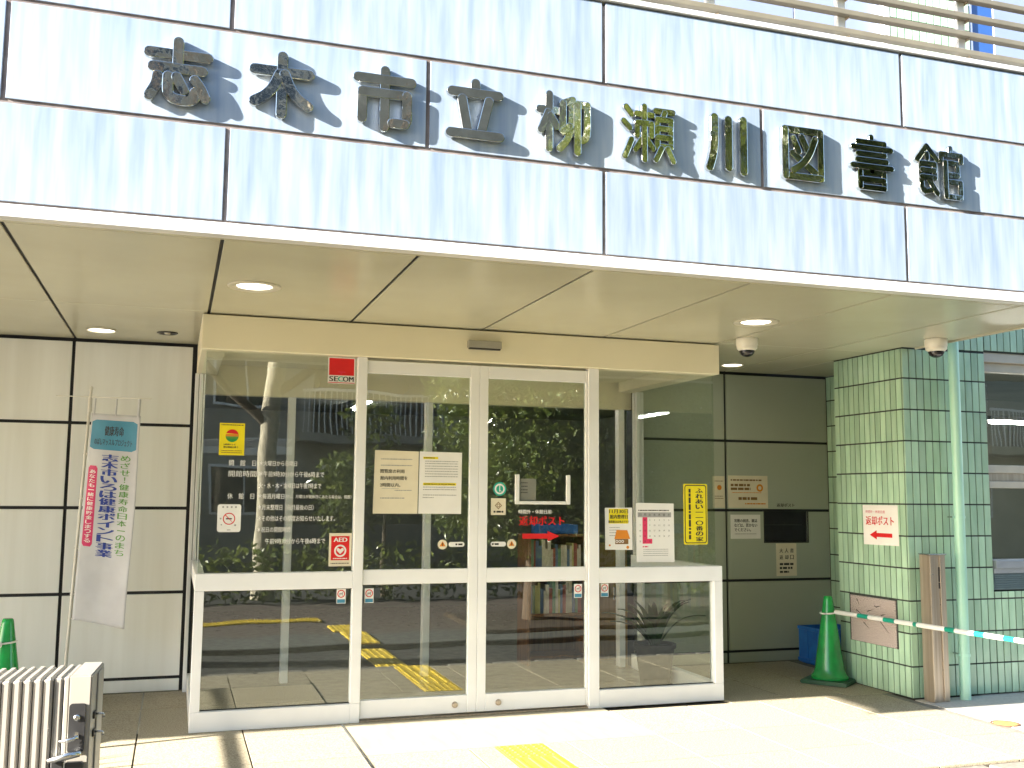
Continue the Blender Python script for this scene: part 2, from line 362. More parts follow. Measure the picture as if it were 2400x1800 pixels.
for x0, x1 in zip(xs, xs[1:]):
    for a, b in ((-1.464, -0.888), (-2.036, -1.464), (-0.888, -0.12)): slab(x0, x1, a, b)
for x0, x1 in zip([2.81, 3.32, 3.83], [3.32, 3.83, 4.34]):
    for a, b in ((-0.12, 0.68), (0.68, 1.46)): slab(x0, x1, a, b)
box('drain_strip', 4.125, 4.205, -2.036, -0.02, -0.0155, -0.004, 'kerb_stone', fc, 0.003)
for x0, x1 in zip([4.21, 5.2, 6.2], [5.2, 6.2, 7.2]):
    for a, b in ((-2.036, -1.2), (-1.2, -0.40)): slab(x0, x1, a, b, 'paving_pale', 'pale_slab')
slab(4.84, 9.0, -0.40, 1.4, 'paving_pale', 'pale_slab', top=-0.004)
box('expansion_strip', DX-0.012, DX+0.003, -1.5, -0.05, -0.0155, 0.003, 'steel', fc, 0.001)
# kerb stones towards the lane
for k in range(0, 42):
    if 0.55 < -8+0.42*k < 1.1: continue
    box('kerb_stone', -8+0.42*k+0.02, -8+0.42*(k+1)-0.02, -2.20, -2.045, ROADZ-0.02, -0.012, 'kerb_stone', fc, 0.006)
road = box('road', -150, 150, -4.10, -2.045, -0.3, ROADZ, 'asphalt', bev=0); tag(road, kind='structure')
pv = box('pavement', -150, 150, -5.0, -4.11, -0.3, ROADZ+0.06, 'pavement_grey', bev=0.01); tag(pv, kind='structure')
pb = box('path', -150, 150, -8.4, -5.004, -0.3, ROADZ+0.055, 'pavement_brown', bev=0); tag(pb, kind='structure')
rd2 = box('road', -150, 150, -15.5, -8.41, -0.3, ROADZ-0.01, 'asphalt', bev=0); tag(rd2, kind='structure')
bed = box('planting_bed', 2.3, 6.4, -6.4, -4.6, -0.3, ROADZ+0.10, 'soil', bev=0.03); tag(bed, kind='structure')
# tactile paving: tiles with raised domes and bars
tp = empty('tactile_paving', (0.74, -0.9, 0), label=None); tag(tp, kind='structure')
def tactile(x0, y1, bars, ang=0, z=0.0):
    key = ('tac', bars); me = _cache.get(key); s = 0.300
    if me is None:
        bm = bmesh.new(); v = boxbm(bm, -s/2+0.001, s/2-0.001, -s/2+0.001, s/2-0.001, -0.0155, 0.001)
        if bars:
            for i in range(4):
                c = -s/2+s*(i+0.5)/4
                vv = boxbm(bm, c-0.0135, c+0.0135, -s/2+0.012, s/2-0.012, 0.0009, 0.006)
                for q in vv:
                    if q.co.z > 0.005: q.co.x = c+(q.co.x-c)*0.62; q.co.y *= 0.97
        else:
            for i in range(6):
                for j in range(6):
                    bmesh.ops.create_cone(bm, segments=8, radius1=0.0125, radius2=0.007, depth=0.0052, cap_ends=True, matrix=Matrix.Translation((-s/2+s*(i+0.5)/6, -s/2+s*(j+0.5)/6, 0.0034)))
        me = tomesh(bm, 'tactile_tile'); _cache[key] = me
    o = link('tactile_tile', me, 'tactile_yellow', tp)
    o.location = Vector((x0, y1, z))-tp.location; o.rotation_euler = (0, 0, ang)
tactile(0.892, -1.04, False)
for k in range(1, 4): tactile(0.892, -1.04-0.302*k, True)
for k in range(0, 7): tactile(0.892, -2.25-0.302*k, True, 0, ROADZ+0.016)
for k in range(0, 3): tactile(0.86, -4.26-0.302*k, k != 1, 0, ROADZ+0.077)
for k in range(0, 2): tactile(0.80, -5.25-0.302*k, False, 0, ROADZ+0.072)
for k in range(0, 9): tactile(0.50-0.302*k, -6.2, True, R(90), ROADZ+0.072)
mh = empty('manhole_cover', (4.24, -1.26, 0.0), label='small round ochre inspection cover in the pale paving beyond the drain strip', cat='manhole cover')
lathe('cover', [(0, 0.0), (0.075, 0.0), (0.078, 0.0035), (0.074, 0.004), (0, 0.004)], 'manhole_ochre', (4.24, -1.26, 0.0), mh)
lathe('rim', [(0.084, 0.0), (0.093, 0.0), (0.093, 0.004), (0.084, 0.004), (0.084, 0)], 'rust', (4.24, -1.26, 0.0), mh)

# ------------------------------------------------------------------ library building: rear walls, floor, inside
lib = empty('library_building', (1.0, YB, 0), label='library ground floor with pale panel walls in black joints under the canopy', cat='building')
for a, b in ((-12.0, XL+0.02), (XR-0.02, XCW+0.01)):
    box('wall_backing', a, b, YB+0.024, YB+0.16, 0, ZS+0.3, 'joint_black', lib, 0)
rows = [0.1015, 0.7444, 1.3905, 2.0372, ZS-0.012]
jw = 0.012
def panel(x0, x1, z0, z1, hole=None):
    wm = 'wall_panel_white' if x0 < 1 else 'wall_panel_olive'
    if hole is None: return box('wall_panel', x0+jw, x1-jw, YB, YB+0.02, z0+jw, z1-jw, wm, lib, 0.004, 2)
    hx0, hx1, hz0, hz1 = hole; bm = bmesh.new(); o = wloc(lib)
    for q in ((x0+jw, hx0, z0+jw, z1-jw), (hx1, x1-jw, z0+jw, z1-jw), (hx0, hx1, z0+jw, hz0), (hx0, hx1, hz1, z1-jw)):
        boxbm(bm, q[0], q[1], YB, YB+0.02, q[2], q[3])
    return link('wall_panel', tomesh(bm, 'wall_panel', o), wm, lib)
lx = [-1.0572-0.888*k for k in range(0, 5)][::-1]
for x0, x1 in zip(lx, lx[1:]):
    box('skirting', x0+jw, x1-jw, YB+0.003, YB+0.02, 0.001, 0.0895, 'wall_panel_white', lib, 0.003)
    for z0, z1 in zip(rows, rows[1:]): panel(x0, x1, z0, z1)
HOLE = (4.126, 4.597, 1.096, 1.3785)
for x0, x1 in ((2.80, 3.7238), (3.7238, XCW)):
    box('skirting', x0+jw, x1-jw, YB+0.003, YB+0.02, 0.001, 0.0895, 'wall_panel_olive', lib, 0.003)
    for i, (z0, z1) in enumerate(zip(rows, rows[1:])):
        panel(x0, x1, z0, z1, HOLE if (x0 > 3.5 and i == 1) else None)
far = box('wall_panel', -12.0, lx[0]-jw, YB, YB+0.02, 0.001, ZS-0.02, 'wall_panel_white', lib, 0.004, 2)
# book return slot in the hole
sl = empty('book_return_slot', (4.36, YB, 1.1), label='dark recessed book return slot in the rear wall under small lettering', cat='return slot')
hx0, hx1, hz0, hz1 = HOLE
for q in ((hx0-0.01, hx0, YB-0.004, YB+0.30, hz0, hz1), (hx1, hx1+0.01, YB-0.004, YB+0.30, hz0, hz1)):
    box('side_plate', *q, 'dark_metal', sl, 0.001)
for z in (hz0-0.01, hz1): box('frame_plate', hx0-0.01, hx1+0.01, YB-0.005, YB+0.30, z, z+0.01, 'dark_metal', sl, 0.001)
box('back_plate', hx0, hx1, YB+0.29, YB+0.30, hz0, hz1, 'dark_metal', sl, 0)
fl = box('flap', hx0+0.004, hx1-0.06, YB+0.05, YB+0.056, hz0+0.005, hz0+0.15, 'steel_brown', sl, 0.002); fl.rotation_euler = (R(-12), 0, 0)
box('shelf', hx0+0.002, hx1-0.05, YB+0.02, YB+0.12, hz0+0.155, hz0+0.168, 'dark_metal', sl, 0.002)
for z in (hz0+0.03, hz0+0.18): box('bracket', hx1-0.055, hx1-0.03, YB+0.04, YB+0.06, z, z+0.085, 'steel', sl, 0.003)
PW = Plane((0, YB, 0), (1, 0, 0), (0, 0, 1))
text('返却ポスト', 4.262, 1.424, 4.456, 1.457, PW, 'print_black', sl, 0.0012, 0.03)
# the room behind the vestibule
bx_in = empty('library_lobby', (1.0, 3.5, 0), label='dim lobby seen through the glass doors', cat='room')
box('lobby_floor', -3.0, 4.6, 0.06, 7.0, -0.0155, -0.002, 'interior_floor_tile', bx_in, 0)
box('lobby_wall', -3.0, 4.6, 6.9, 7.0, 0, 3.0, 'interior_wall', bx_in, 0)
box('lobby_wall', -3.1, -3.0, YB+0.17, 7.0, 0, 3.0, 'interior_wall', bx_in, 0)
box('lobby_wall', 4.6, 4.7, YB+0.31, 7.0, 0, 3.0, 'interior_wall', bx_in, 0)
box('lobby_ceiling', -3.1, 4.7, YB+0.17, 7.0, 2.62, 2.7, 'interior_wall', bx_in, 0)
for x0, x1 in ((-0.3, -0.24), (0.86, 0.92), (2.66, 2.72)): box('inner_mullion', x0, x1, 1.55, 1.63, 0, 2.45, 'frame_white', bx_in, 0.004)
box('inner_header', XL, XR, 1.54, 1.64, 2.30, 2.62, 'header_cream', bx_in, 0.004)
for n_, (x, y) in enumerate(((0.2, 3.0), (1.9, 3.6), (0.9, 5.0))):
    lt = empty('tube_lamp', (x, y, 2.55), label=['lit fluorescent tube lamp on the lobby ceiling by the inner doors', 'lit fluorescent tube lamp on the lobby ceiling above the bookcase', 'lit fluorescent tube lamp at the back of the lobby ceiling'][n_], cat='lamp', group='lobby ceiling lamps')
    box('housing', x-0.06, x+0.06, y-0.6, y+0.6, 2.575, 2.615, 'metal_white', lt, 0.004)
    tube('lit_tube', [(x, y-0.57, 2.555), (x, y+0.57, 2.555)], 0.013, 'tube_light', lt, 8)
bk = empty('bookcase', (2.1, 1.9, 0), label='brown wooden bookcase with books inside the door with red lettering', cat='bookcase')
for x in (1.88, 2.44): box('side_panel', x, x+0.03, 1.8, 2.1, 0, 1.16, 'wood_brown', bk)
for z in (0.06, 0.43, 0.80, 1.14): box('shelf', 1.911, 2.439, 1.805, 2.095, z, z+0.025, 'wood_brown', bk)
box('back_panel', 1.911, 2.439, 2.097, 2.11, 0, 1.16, 'wood_brown', bk, 0.001)
rb = random.Random(3)
for z in (0.455, 0.825):
    x = 1.914; i = 0
    while x < 2.40:
        w = rb.uniform(0.016, 0.035); h = rb.uniform(0.2, 0.29)
        bko = box('book', x, x+w-0.001, 1.83, 1.83+rb.uniform(0.13, 0.19), z+0.001, z+h, 'book_%d' % rb.choice([0, 0, 0, 1, 2, 3, 4]), None, 0.002)
        tag(bko, 'book standing on the upper shelf of the brown bookcase' if z > 0.6 else 'book standing on the lower shelf of the brown bookcase', 'book', 'books on the upper bookcase shelf' if z > 0.6 else 'books on the lower bookcase shelf')
        x += w
bt_ = empty('blue_tray', (2.2, 1.95, 1.165), label='blue plastic tray lying on top of the brown bookcase', cat='tray')
box('tray_floor', 2.0, 2.38, 1.84, 2.06, 1.1655, 1.175, 'crate_blue', bt_, 0.002)
for q in ((2.0, 2.008, 1.84, 2.06), (2.372, 2.38, 1.84, 2.06), (2.0085, 2.3715, 1.84, 1.848), (2.0085, 2.3715, 2.052, 2.06)): box('tray_wall', *q, 1.1752, 1.25, 'crate_blue', bt_, 0.002)
cb = empty('wood_cabinet', (2.9, 2.1, 0), label='yellowish wooden cabinet with two doors behind the calendar pane', cat='cabinet')
box('cabinet_body', 2.55, 3.05, 1.95, 2.35, 0, 1.06, 'wood_yellow', cb)
for x0, x1 in ((2.556, 2.797), (2.803, 3.044)): box('cabinet_door', x0, x1, 1.93, 1.948, 0.05, 1.04, 'wood_yellow', cb, 0.004)
for x in (2.775, 2.825): box('handle', x-0.006, x+0.006, 1.915, 1.929, 0.55, 0.67, 'steel', cb, 0.002)

# ------------------------------------------------------------------ vestibule
ve = empty('entrance_vestibule', (0.9, 0.0, 0), label='white framed glass entrance vestibule with cream header around the sliding doors', cat='vestibule')
FY0, FY1 = -0.025, 0.045
def fbox(n, x0, x1, z0, z1, y0=FY0, y1=FY1, m='frame_white', b=0.003): return box(n, x0, x1, y0, y1, z0, z1, m, ve, b)
HX0, HX1 = -1.0342, 2.7892
box('header', HX0, HX1, -0.0515, 0.12, 2.4493, 2.6784, 'header_cream', ve, 0.004)
for x0, x1 in ((HX0, HX0+0.16), (HX1-0.16, HX1)): box('side_header', x0, x1, 0.121, YB-0.002, 2.4493, 2.6784, 'header_cream', ve, 0.004)
box('vestibule_ceiling', HX0+0.161, HX1-0.161, 0.121, YB+0.05, 2.54, 2.56, 'header_cream', ve, 0)
fbox('mullion', 0.0005, 0.066, 0.126, 2.4485); fbox('mullion', 1.7121, 1.7944, 0.0, 2.4485)
# left and right lower frames
for (a, b) in ((XL, 0.0), (1.795, XR)):
    fbox('bottom_rail', a, b if a < 0 else b, 0.0, 0.125); fbox('middle_rail', a, b, 0.8805, 0.9912)
fbox('mullion', 0.0005, 0.066, 0.0, 0.1255)
fbox('jamb', XL, -0.954, 0.1255, 0.880); fbox('jamb', 2.733, XR, 0.1255, 0.880)
for a, b in ((-1.0435, -1.0152), (2.8046, 2.833)): box('wall_jamb', a, b, YB-0.10, YB-0.0025, 0.001, 2.4485, 'frame_white', ve, 0.003)
# track under the doors
box('door_track', 0.067, 1.711, -0.02, 0.06, 0.0005, 0.012, 'steel_brown', ve, 0.002)
def pane(x0, x1, z0, z1, y=0.018, par=ve, name='pane', m='pane_glass'):
    o = box(name, x0, x1, y, y+0.008, z0, z1, m, par, 0)
    return o
pane(-0.998, 0.0005, 0.9915, 2.4485); pane(-0.9535, 0.0, 0.126, 0.880)
pane(1.7948, 2.772, 0.9915, 2.4485); pane(1.7952, 2.7325, 0.126, 0.880)
# gaskets round the lower panes
for a, b in ((-0.9535, 0.0), (1.7952, 2.7325)):
    for z in (0.1258, 0.8745): box('gasket', a, b, 0.010, 0.0175, z, z+0.005, 'gasket', ve, 0)
# side walls of the vestibule
for xo, s in ((XL, 1), (XR, -1)):
    xi = xo+s*0.06
    box('side_bottom_rail', xo, xi, FY1+0.001, YB-0.002, 0.0, 0.125, 'frame_white', ve); box('side_middle_rail', xo, xi, FY1+0.001, YB-0.002, 0.8805, 0.9912, 'frame_white', ve)
    box('rear_post', xo+s*0.004, xo+s*0.040, YB-0.042, YB-0.003, 0.9915, 2.4485, 'frame_white', ve); box('rear_post', xo+s*0.004, xo+s*0.040, YB-0.102, YB-0.064, 0.9915, 2.4485, 'frame_white', ve)
    xp = -0.997 if s > 0 else 2.762
    box('side_pane', xp, xp+0.008, 0.027, YB-0.104, 0.9915, 2.4485, 'pane_glass_side', ve, 0)
    box('side_pane', xo+s*0.026, xo+s*0.034, FY1+0.002, YB-0.004, 0.1255, 0.880, 'pane_glass_side', ve, 0)
# ------------------------------------------------------------------ sliding doors
def door(name, x0, x1, label, lockx, stl, str_):
    d = empty(name, ((x0+x1)/2, 0.0, 0.02), label=label, cat='door', group='sliding doors of the entrance')
    y0, y1 = -0.008, 0.034
    def b(n, a, c, e, f_): return box(n, a, c, y0, y1, e, f_, 'frame_white', d, 0.003)
    b('stile', x0, x0+stl, 0.022, 2.43); b('stile', x1-str_, x1, 0.022, 2.43)
    a, c = x0+stl+0.0005, x1-str_-0.0005
    b('top_rail', a, c, 2.342, 2.43); b('middle_rail', a, c, 0.9005, 1.000); b('bottom_rail', a, c, 0.022, 0.140)
    for z0, z1 in ((0.1405, 0.900), (1.0005, 2.3415)): pane(a, c, z0, z1, 0.010, d)
    lk = lathe('lock', [(0, 0.012), (0.012, 0.012), (0.014, 0.010), (0.020, 0.008), (0.022, 0)], 'steel_brown', (lockx, y0-0.0002, 0.078), d, 24, axis='Y')
    return d
door('sliding_door', 0.0675, 0.8785, 'glass sliding door carrying two sheets of paper', 0.7257, 0.003, 0.066)
door('sliding_door', 0.8805, 1.711, 'glass sliding door with red lettering and a clear tray', 1.039, 0.064, 0.0145)
# sensor on the header
se = empty('door_sensor', (0.892, -0.052, 2.54), label='flat grey motion sensor box on the cream header', cat='sensor')
box('sensor_body', 0.7685, 1.016, -0.092, -0.0518, 2.548, 2.600, 'sensor_grey', se, 0.006, 2)
box('sensor_lens', 0.776, 1.009, -0.086, -0.056, 2.538, 2.5478, 'black_plastic', se, 0.003)

# ------------------------------------------------------------------ canopy
ca = empty('entrance_canopy', (1.0, YA, ZS), label='deep entrance canopy with pale blue metal fascia and beige panelled underside', cat='canopy')
XL0 = -3.82
box('core', XL0+0.01, XE-0.01, YA+0.0065, YA+0.35, 2.7005, 4.085, 'joint_sealant', ca, 0)
box('roof_slab', XL0+0.01, XE-0.01, YA+0.351, -0.40, 3.85, 4.085, 'joint_sealant', ca, 0)
g2 = 0.010
rws = [2.7343, 3.1903, 3.652, 4.1089]
lowx = [XL0, -2.8794, -0.9954, 0.8887, 2.7728, XE]; midx = [XL0, -1.9374, -0.0533, 1.8308, 3.7148, XE]
for i in range(3):
    xx = midx if i == 1 else lowx
    for x0, x1 in zip(xx, xx[1:]):
        box('fascia_panel', x0+g2, x1-g2, YA, YA+0.012, rws[i]+g2, rws[i+1]-g2, 'fascia_metal', ca, 0.003, 2)
box('trim', XL0, XE, YA-0.006, YA+0.06, 2.674, 2.7325, 'trim_white', ca, 0.003)
box('cap', XL0, XE, YA-0.012, YA+0.30, 4.1105, 4.142, 'trim_white', ca, 0.004)
for xx in (XL0, XE-0.012): box('end_panel', xx, xx+0.012, YA+0.014, -0.42, 2.70, 4.10, 'fascia_metal', ca, 0.003)
# soffit: dark backing and separate panels
box('soffit_backing', XL0+0.015, XE-0.013, YA+0.062, -0.42, ZS+0.012, ZS+0.03, 'joint_black', ca, 0)
box('soffit_backing', -12, COLX-0.001, -0.4195, YB+0.02, ZS+0.012, ZS+0.03, 'joint_black', ca, 0)
box('soffit_edge', XL0+0.013, XE-0.013, YA+0.061, -2.073, ZS, ZS+0.011, 'soffit_panel_beige', ca, 0.002)
sj = [XL0+0.02]+J[1:9]
sj = [x for x in sj if x < 3.9]+[XE-0.014]
sg = 0.009
for x0, x1 in zip(sj, sj[1:]):
    box('soffit_panel', x0+sg, x1-sg, -2.066, -0.0975, ZS, ZS+0.011, 'soffit_panel_beige', ca, 0.003) if x1 < 4.1 else None
    if x1 > 4.1:
        bm = bmesh.new(); boxbm(bm, x0+sg, x1-sg, -2.066, YC-0.03, ZS, ZS+0.011); boxbm(bm, x0+sg, COLX-0.012, YC-0.03, -0.0975, ZS, ZS+0.011)
        link('soffit_panel', tomesh(bm, 'soffit_panel', wloc(ca)), 'soffit_panel_beige', ca)
        box('soffit_panel', x0+sg, COLX-0.012, -0.0945, YB-0.012, ZS, ZS+0.011, 'soffit_panel_beige', ca, 0.003)
        box('soffit_panel', COLX-0.008, XCW-0.004, COLB+0.01, YB-0.012, ZS, ZS+0.011, 'soffit_panel_beige', ca, 0.003)
    else: box('soffit_panel', x0+sg, x1-sg, -0.0945, YB-0.012, ZS, ZS+0.011, 'soffit_panel_beige', ca, 0.003)
box('edge_strip', XE-0.012, XE+0.004, YA+0.062, YC-0.02, ZS-0.012, ZS+0.02, 'soffit_panel_beige', ca, 0.002)
# lower side canopy further along the building (its edge shades the paving)
sc2 = empty('side_canopy', (-8, -1.59, ZS), label='lower covered walkway roof continuing beside the entrance canopy', cat='canopy')
box('fascia', -12, XL0-0.02, -1.59, -1.57, ZS, 3.0, 'fascia_metal', sc2); box('roof_slab', -12, XL0-0.02, -1.569, YB, ZS+0.031, 3.0, 'soffit_panel_beige', sc2)

# ------------------------------------------------------------------ downlights and cameras under the canopy
def downlight(x, y, r, ro, label, lit=True):
    o = empty('downlight', (x, y, ZS), label=label, cat='downlight', group='downlights under the canopy')
    lathe('ring', [(ro, 0.0), (ro, -0.005), (ro-0.006, -0.009), (r+0.012, -0.008), (r, 0.0)], 'lamp_ring' if lit else 'dark_metal', (x, y, ZS-0.0005), o, 40)
    if lit: lathe('lens', [(r, -0.0015), (r*0.9, -0.004), (0, -0.005)], 'lamp_lens', (x, y, ZS-0.0005), o, 40)
    else:
        lathe('lens', [(r, -0.001), (r*0.5, -0.0008), (0, -0.0008)], 'black_plastic', (x, y, ZS-0.0005), o, 40)
        lathe('bulb', [(r*0.45, -0.001), (r*0.4, -0.010), (0, -0.013)], 'lamp_ring', (x, y, ZS-0.0005), o, 24)
downlight(-0.775, -1.033, 0.098, 0.150, 'large lit round downlight in front of the header beside a soffit joint')
downlight(-1.718, 0.968, 0.092, 0.102, 'lit round downlight near the rear wall above the banner')
downlight(-1.261, 0.935, 0.052, 0.075, 'small dark unlit downlight near the rear wall beside the vestibule', False)
downlight(2.525, -1.008, 0.098, 0.150, 'large lit round downlight in front of the header, near a dome camera')
downlight(3.522, 1.0, 0.088, 0.098, 'lit round downlight near the rear wall above the return slot')
def domecam(x, y, label):
    o = empty('dome_camera', (x, y, ZS), label=label, cat='camera', group='dome cameras under the canopy')
    lathe('base', [(0.0, -0.0005), (0.078, -0.0005), (0.080, -0.006), (0.080, -0.052), (0.076, -0.058), (0.0, -0.058)], 'camera_white', (x, y, ZS-0.0005), o, 36)
    lathe('shell', [(0.0, -0.0585), (0.077, -0.0585), (0.074, -0.078), (0.058, -0.092), (0.0, -0.092)], 'camera_white', (x, y, ZS-0.0005), o, 36)
    pr_ = [(0.057*math.cos(R(a)), -0.0925-0.046*math.sin(R(a))) for a in range(0, 91, 10)]
    lathe('dome', pr_[:-1]+[(0, pr_[-1][1])], 'dome_dark', (x, y, ZS-0.0005), o, 36)
domecam(2.851, -0.353, 'white dome security camera beside the end of the cream header')
domecam(4.17, -0.82, 'white dome security camera in front of the green tiled column')

# ------------------------------------------------------------------ tiled column, wall and window at the right
P0, PT = 0.2375, 0.2458
TZ = [0.002]+[P0+PT*k for k in range(11)]+[2.9412]
def tile_front(par, x0, x1, n, z0, z1, y, skip=None):
    w = (x1-x0)/n
    for i in range(n):
        if skip and skip((x0+(i+0.5)*w), (z0+z1)/2): continue
        o = box('tile', x0+i*w+0.0045, x0+(i+1)*w-0.0045, y, y+0.012, z0+0.0055, z1-0.0055, 'tile_green', par, 0.0025, 2)
        o.rotation_euler = (random.uniform(-0.006, 0.006), 0, random.uniform(-0.012, 0.012))
def tile_side(par, y0, y1, n, z0, z1, x, skip=None):
    w = (y1-y0)/n
    for i in range(n):
        if skip and skip((y0+(i+0.5)*w), (z0+z1)/2): continue
        o = box('tile', x, x+0.012, y0+i*w+0.0045, y0+(i+1)*w-0.0045, z0+0.0055, z1-0.0055, 'tile_green', par, 0.0025, 2)
        o.rotation_euler = (0, random.uniform(-0.006, 0.006), random.uniform(-0.012, 0.012))
tcx = empty('tiled_column', (4.6, 0.0, 0), label='square column clad in upright pale green tiles with dark joints', cat='column')
box('core', COLX+0.006, COLR, YC+0.006, COLB, 0.0, 4.2, 'tile_grout', tcx, 0)
PLQ = (-0.222, 0.335, 0.35, 0.716)     # granite plaque y0,y1,z0,z1
def sk(y, z): return YC+0.0135+2*(COLB-YC-0.0135)/13 < y < YC+0.0135+11*(COLB-YC-0.0135)/13 and PLQ[2]-0.09 < z < PLQ[3]+0.09
for k in range(11):
    tile_side(tcx, YC+0.0135, COLB, 13, TZ[k], TZ[k+1] if k < 10 else ZS-0.001, COLX, sk)
tile_side(tcx, YC+0.0135+2*(COLB-YC-0.0135)/13, YC+0.0135+11*(COLB-YC-0.0135)/13, 9, TZ[1], PLQ[2]+0.003, COLX)
for k in range(12):
    tile_front(tcx, COLX-0.0, COLR, 12, TZ[k], TZ[k+1], YC) if k < 10 else tile_front(tcx, COLX if k == 10 else XE+0.03, COLR, 12 if k == 10 else 10, TZ[k] if k > 10 else TZ[10], ZS-0.002 if k == 10 else TZ[12], YC)
rt = empty('tiled_return_wall', (XCW, 1.0, 0), label='narrow green tiled return wall between the rear wall and the column', cat='wall')
box('core', XCW-0.004, XCW+0.2, COLB+0.001, YB+0.02, 0, ZS-0.002, 'tile_grout', rt, 0)
for k in range(11): tile_side(rt, COLB+0.005, YB-0.002, 14, TZ[k], TZ[k+1] if k < 10 else ZS-0.004, XCW-0.010)
tw = empty('tiled_window_wall', (5.6, YC, 0), label='green tiled wall with a wide window next to the column', cat='wall')
WX1 = 7.0
box('core', COLR+0.0005, WX1, YC+0.006, YC+0.25, 0, 0.786, 'tile_grout', tw, 0); box('core', COLR+0.0005, WX1, YC+0.006, YC+0.25, 2.70, 4.2, 'tile_grout', tw, 0)
for z0, z1 in ((TZ[0], TZ[1]), (TZ[1], TZ[2]), (TZ[2], 0.730), (0.730, 0.786)): tile_front(tw, COLR+0.002, COLR+0.002+20*0.0675, 20, z0, z1, YC) if z1-z0 > 0.07 else tile_front(tw, COLR+0.002, COLR+0.002+20*0.0675, 20, z0+0.0, z1+0.004, YC)
for z0, z1 in ((2.705, 2.9412), (2.9412, 3.187)): tile_front(tw, COLR+0.002, COLR+0.002+16*0.0675, 16, z0, z1, YC)
wi = empty('office_window', (5.8, YC, 0.79), label='aluminium framed window with grey sill beside the tiled column', cat='window')
def wbox(n, x0, x1, z0, z1, y0, y1, m='window_frame', b=0.003): return box(n, x0, x1, y0, y1, z0, z1, m, wi, b)
WL = COLR+0.004
wbox('head_frame', WL, WX1, 2.62, 2.6985, YC+0.02, YC+0.14); wbox('head_rail', WL, WX1, 2.545, 2.6195, YC+0.06, YC+0.14)
wbox('side_frame', WL, WL+0.03, 1.03, 2.544, YC+0.05, YC+0.14)
wbox('middle_rail', WL+0.031, WX1, 1.72, 1.785, YC+0.05, YC+0.13); wbox('lower_sash_rail', WL+0.031, WX1, 1.60, 1.655, YC+0.04, YC+0.12); wbox('rail_infill', WL+0.031, WX1, 1.6555, 1.7195, YC+0.06, YC+0.12, 'steel_brown')
wbox('sill', WL, WX1, 0.965, 1.028, YC-0.03, YC+0.16, 'alu_sill'); wbox('sill_apron', WL, WX1, 0.925, 0.9645, YC-0.008, YC+0.10, 'alu_sill')
wbox('apron_vent', WL, WX1, 0.795, 0.9245, YC+0.012, YC+0.10, 'ventgrille')
for k in range(7): wbox('vent_louver', WL+0.01, WX1, 0.803+0.017*k, 0.811+0.017*k, YC+0.002, YC+0.0115, 'ventgrille', 0.002)
box('pane', WL+0.0305, WX1, YC+0.10, YC+0.106, 1.786, 2.5445, 'pane_glass', wi, 0); box('pane', WL+0.0305, WX1, YC+0.09, YC+0.096, 1.029, 1.5995, 'pane_glass', wi, 0)
tube('pull_cord', [(WL+0.085, YC+0.135, 1.59), (WL+0.088, YC+0.135, 1.34)], 0.006, 'pole_white', wi, 8)
ro_ = empty('office_room', (6.2, 1.0, 0), label='lit office room behind the window beside the column', cat='room')
box('room_wall', COLR+0.01, 9.0, 3.0, 3.1, 0, 3.2, 'interior_wall', ro_, 0); box('room_ceiling', COLR+0.01, 9.0, YC+0.26, 3.0, 2.72, 2.8, 'interior_wall', ro_, 0); box('room_floor', COLR+0.01, 9.0, YC+0.26, 3.0, 0.0, 0.02, 'wood_brown', ro_, 0); box('room_wall', COLR+0.005, COLR+0.06, COLB+0.01, 3.0, 0.021, 2.719, 'interior_wall', ro_, 0); box('room_wall', 8.9, 9.0, YC+0.26, 3.0, 0.021, 2.719, 'interior_wall', ro_, 0)
lt = empty('tube_lamp', (7.5, 1.6, 2.3), label='lit fluorescent tube lamp hanging behind the office window', cat='lamp')
box('housing', 6.9, 8.1, 1.54, 1.66, 2.34, 2.38, 'metal_white', lt); tube('lit_tube', [(6.93, 1.6, 2.32), (8.07, 1.6, 2.32)], 0.018, 'tube_light', lt, 8); box('stem', 7.48, 7.52, 1.58, 1.62, 2.381, 2.719, 'metal_white', lt, 0.002)

# steel post, drain pipe, plaque
sp = empty('steel_gate_post', (4.345, -0.47, 0), label='brown steel gate post with keyhole slot standing before the tiled column', cat='post')
PX0, PX1, PY0, PY1 = 4.272, 4.424, -0.545, -0.43
box('post_body', PX0+0.004, PX1-0.004, PY0+0.004, PY1, 0.001, 1.085, 'steel_brown', sp, 0.004, 2)
for a, b in ((PX0, PX0+0.022), (PX1-0.06, PX1-0.05)): box('rib', a, b, PY0-0.006, PY0+0.0035, 0.01, 1.08, 'steel_brown', sp, 0.003)
box('cap', PX0-0.002, PX1+0.002, PY0-0.008, PY1+0.004, 1.0855, 1.094, 'steel', sp, 0.002)
box('slot_plate', 4.352, 4.368, PY0+0.0005, PY0+0.0038, 0.885, 0.995, 'black_plastic', sp, 0.001); box('slot_pin', 4.3685, 4.374, PY0-0.003, PY0+0.0036, 0.915, 0.985, 'steel', sp, 0.001)
box('latch_plate', 4.352, 4.372, PY0+0.0005, PY0+0.0037, 0.835, 0.88, 'black_plastic', sp, 0.001)
for x, z in ((4.364, 0.715), (4.366, 0.235), (4.30, 0.94)): lathe('screw', [(0, 0.004), (0.005, 0.003), (0.006, 0)], 'steel', (x, PY0+0.0036, z), sp, 12, axis='Y')
dp = empty('drain_pipe', (4.6, -0.50, 0), label='mint green drain pipe with clamps running up the tiled column', cat='drain pipe')
tube('pipe', [(4.598, -0.50, 0.0), (4.606, -0.50, 1.3), (4.612, -0.50, 2.72), (4.612, -0.50, 3.4)], 0.040, 'pipe_mint', dp, 28)
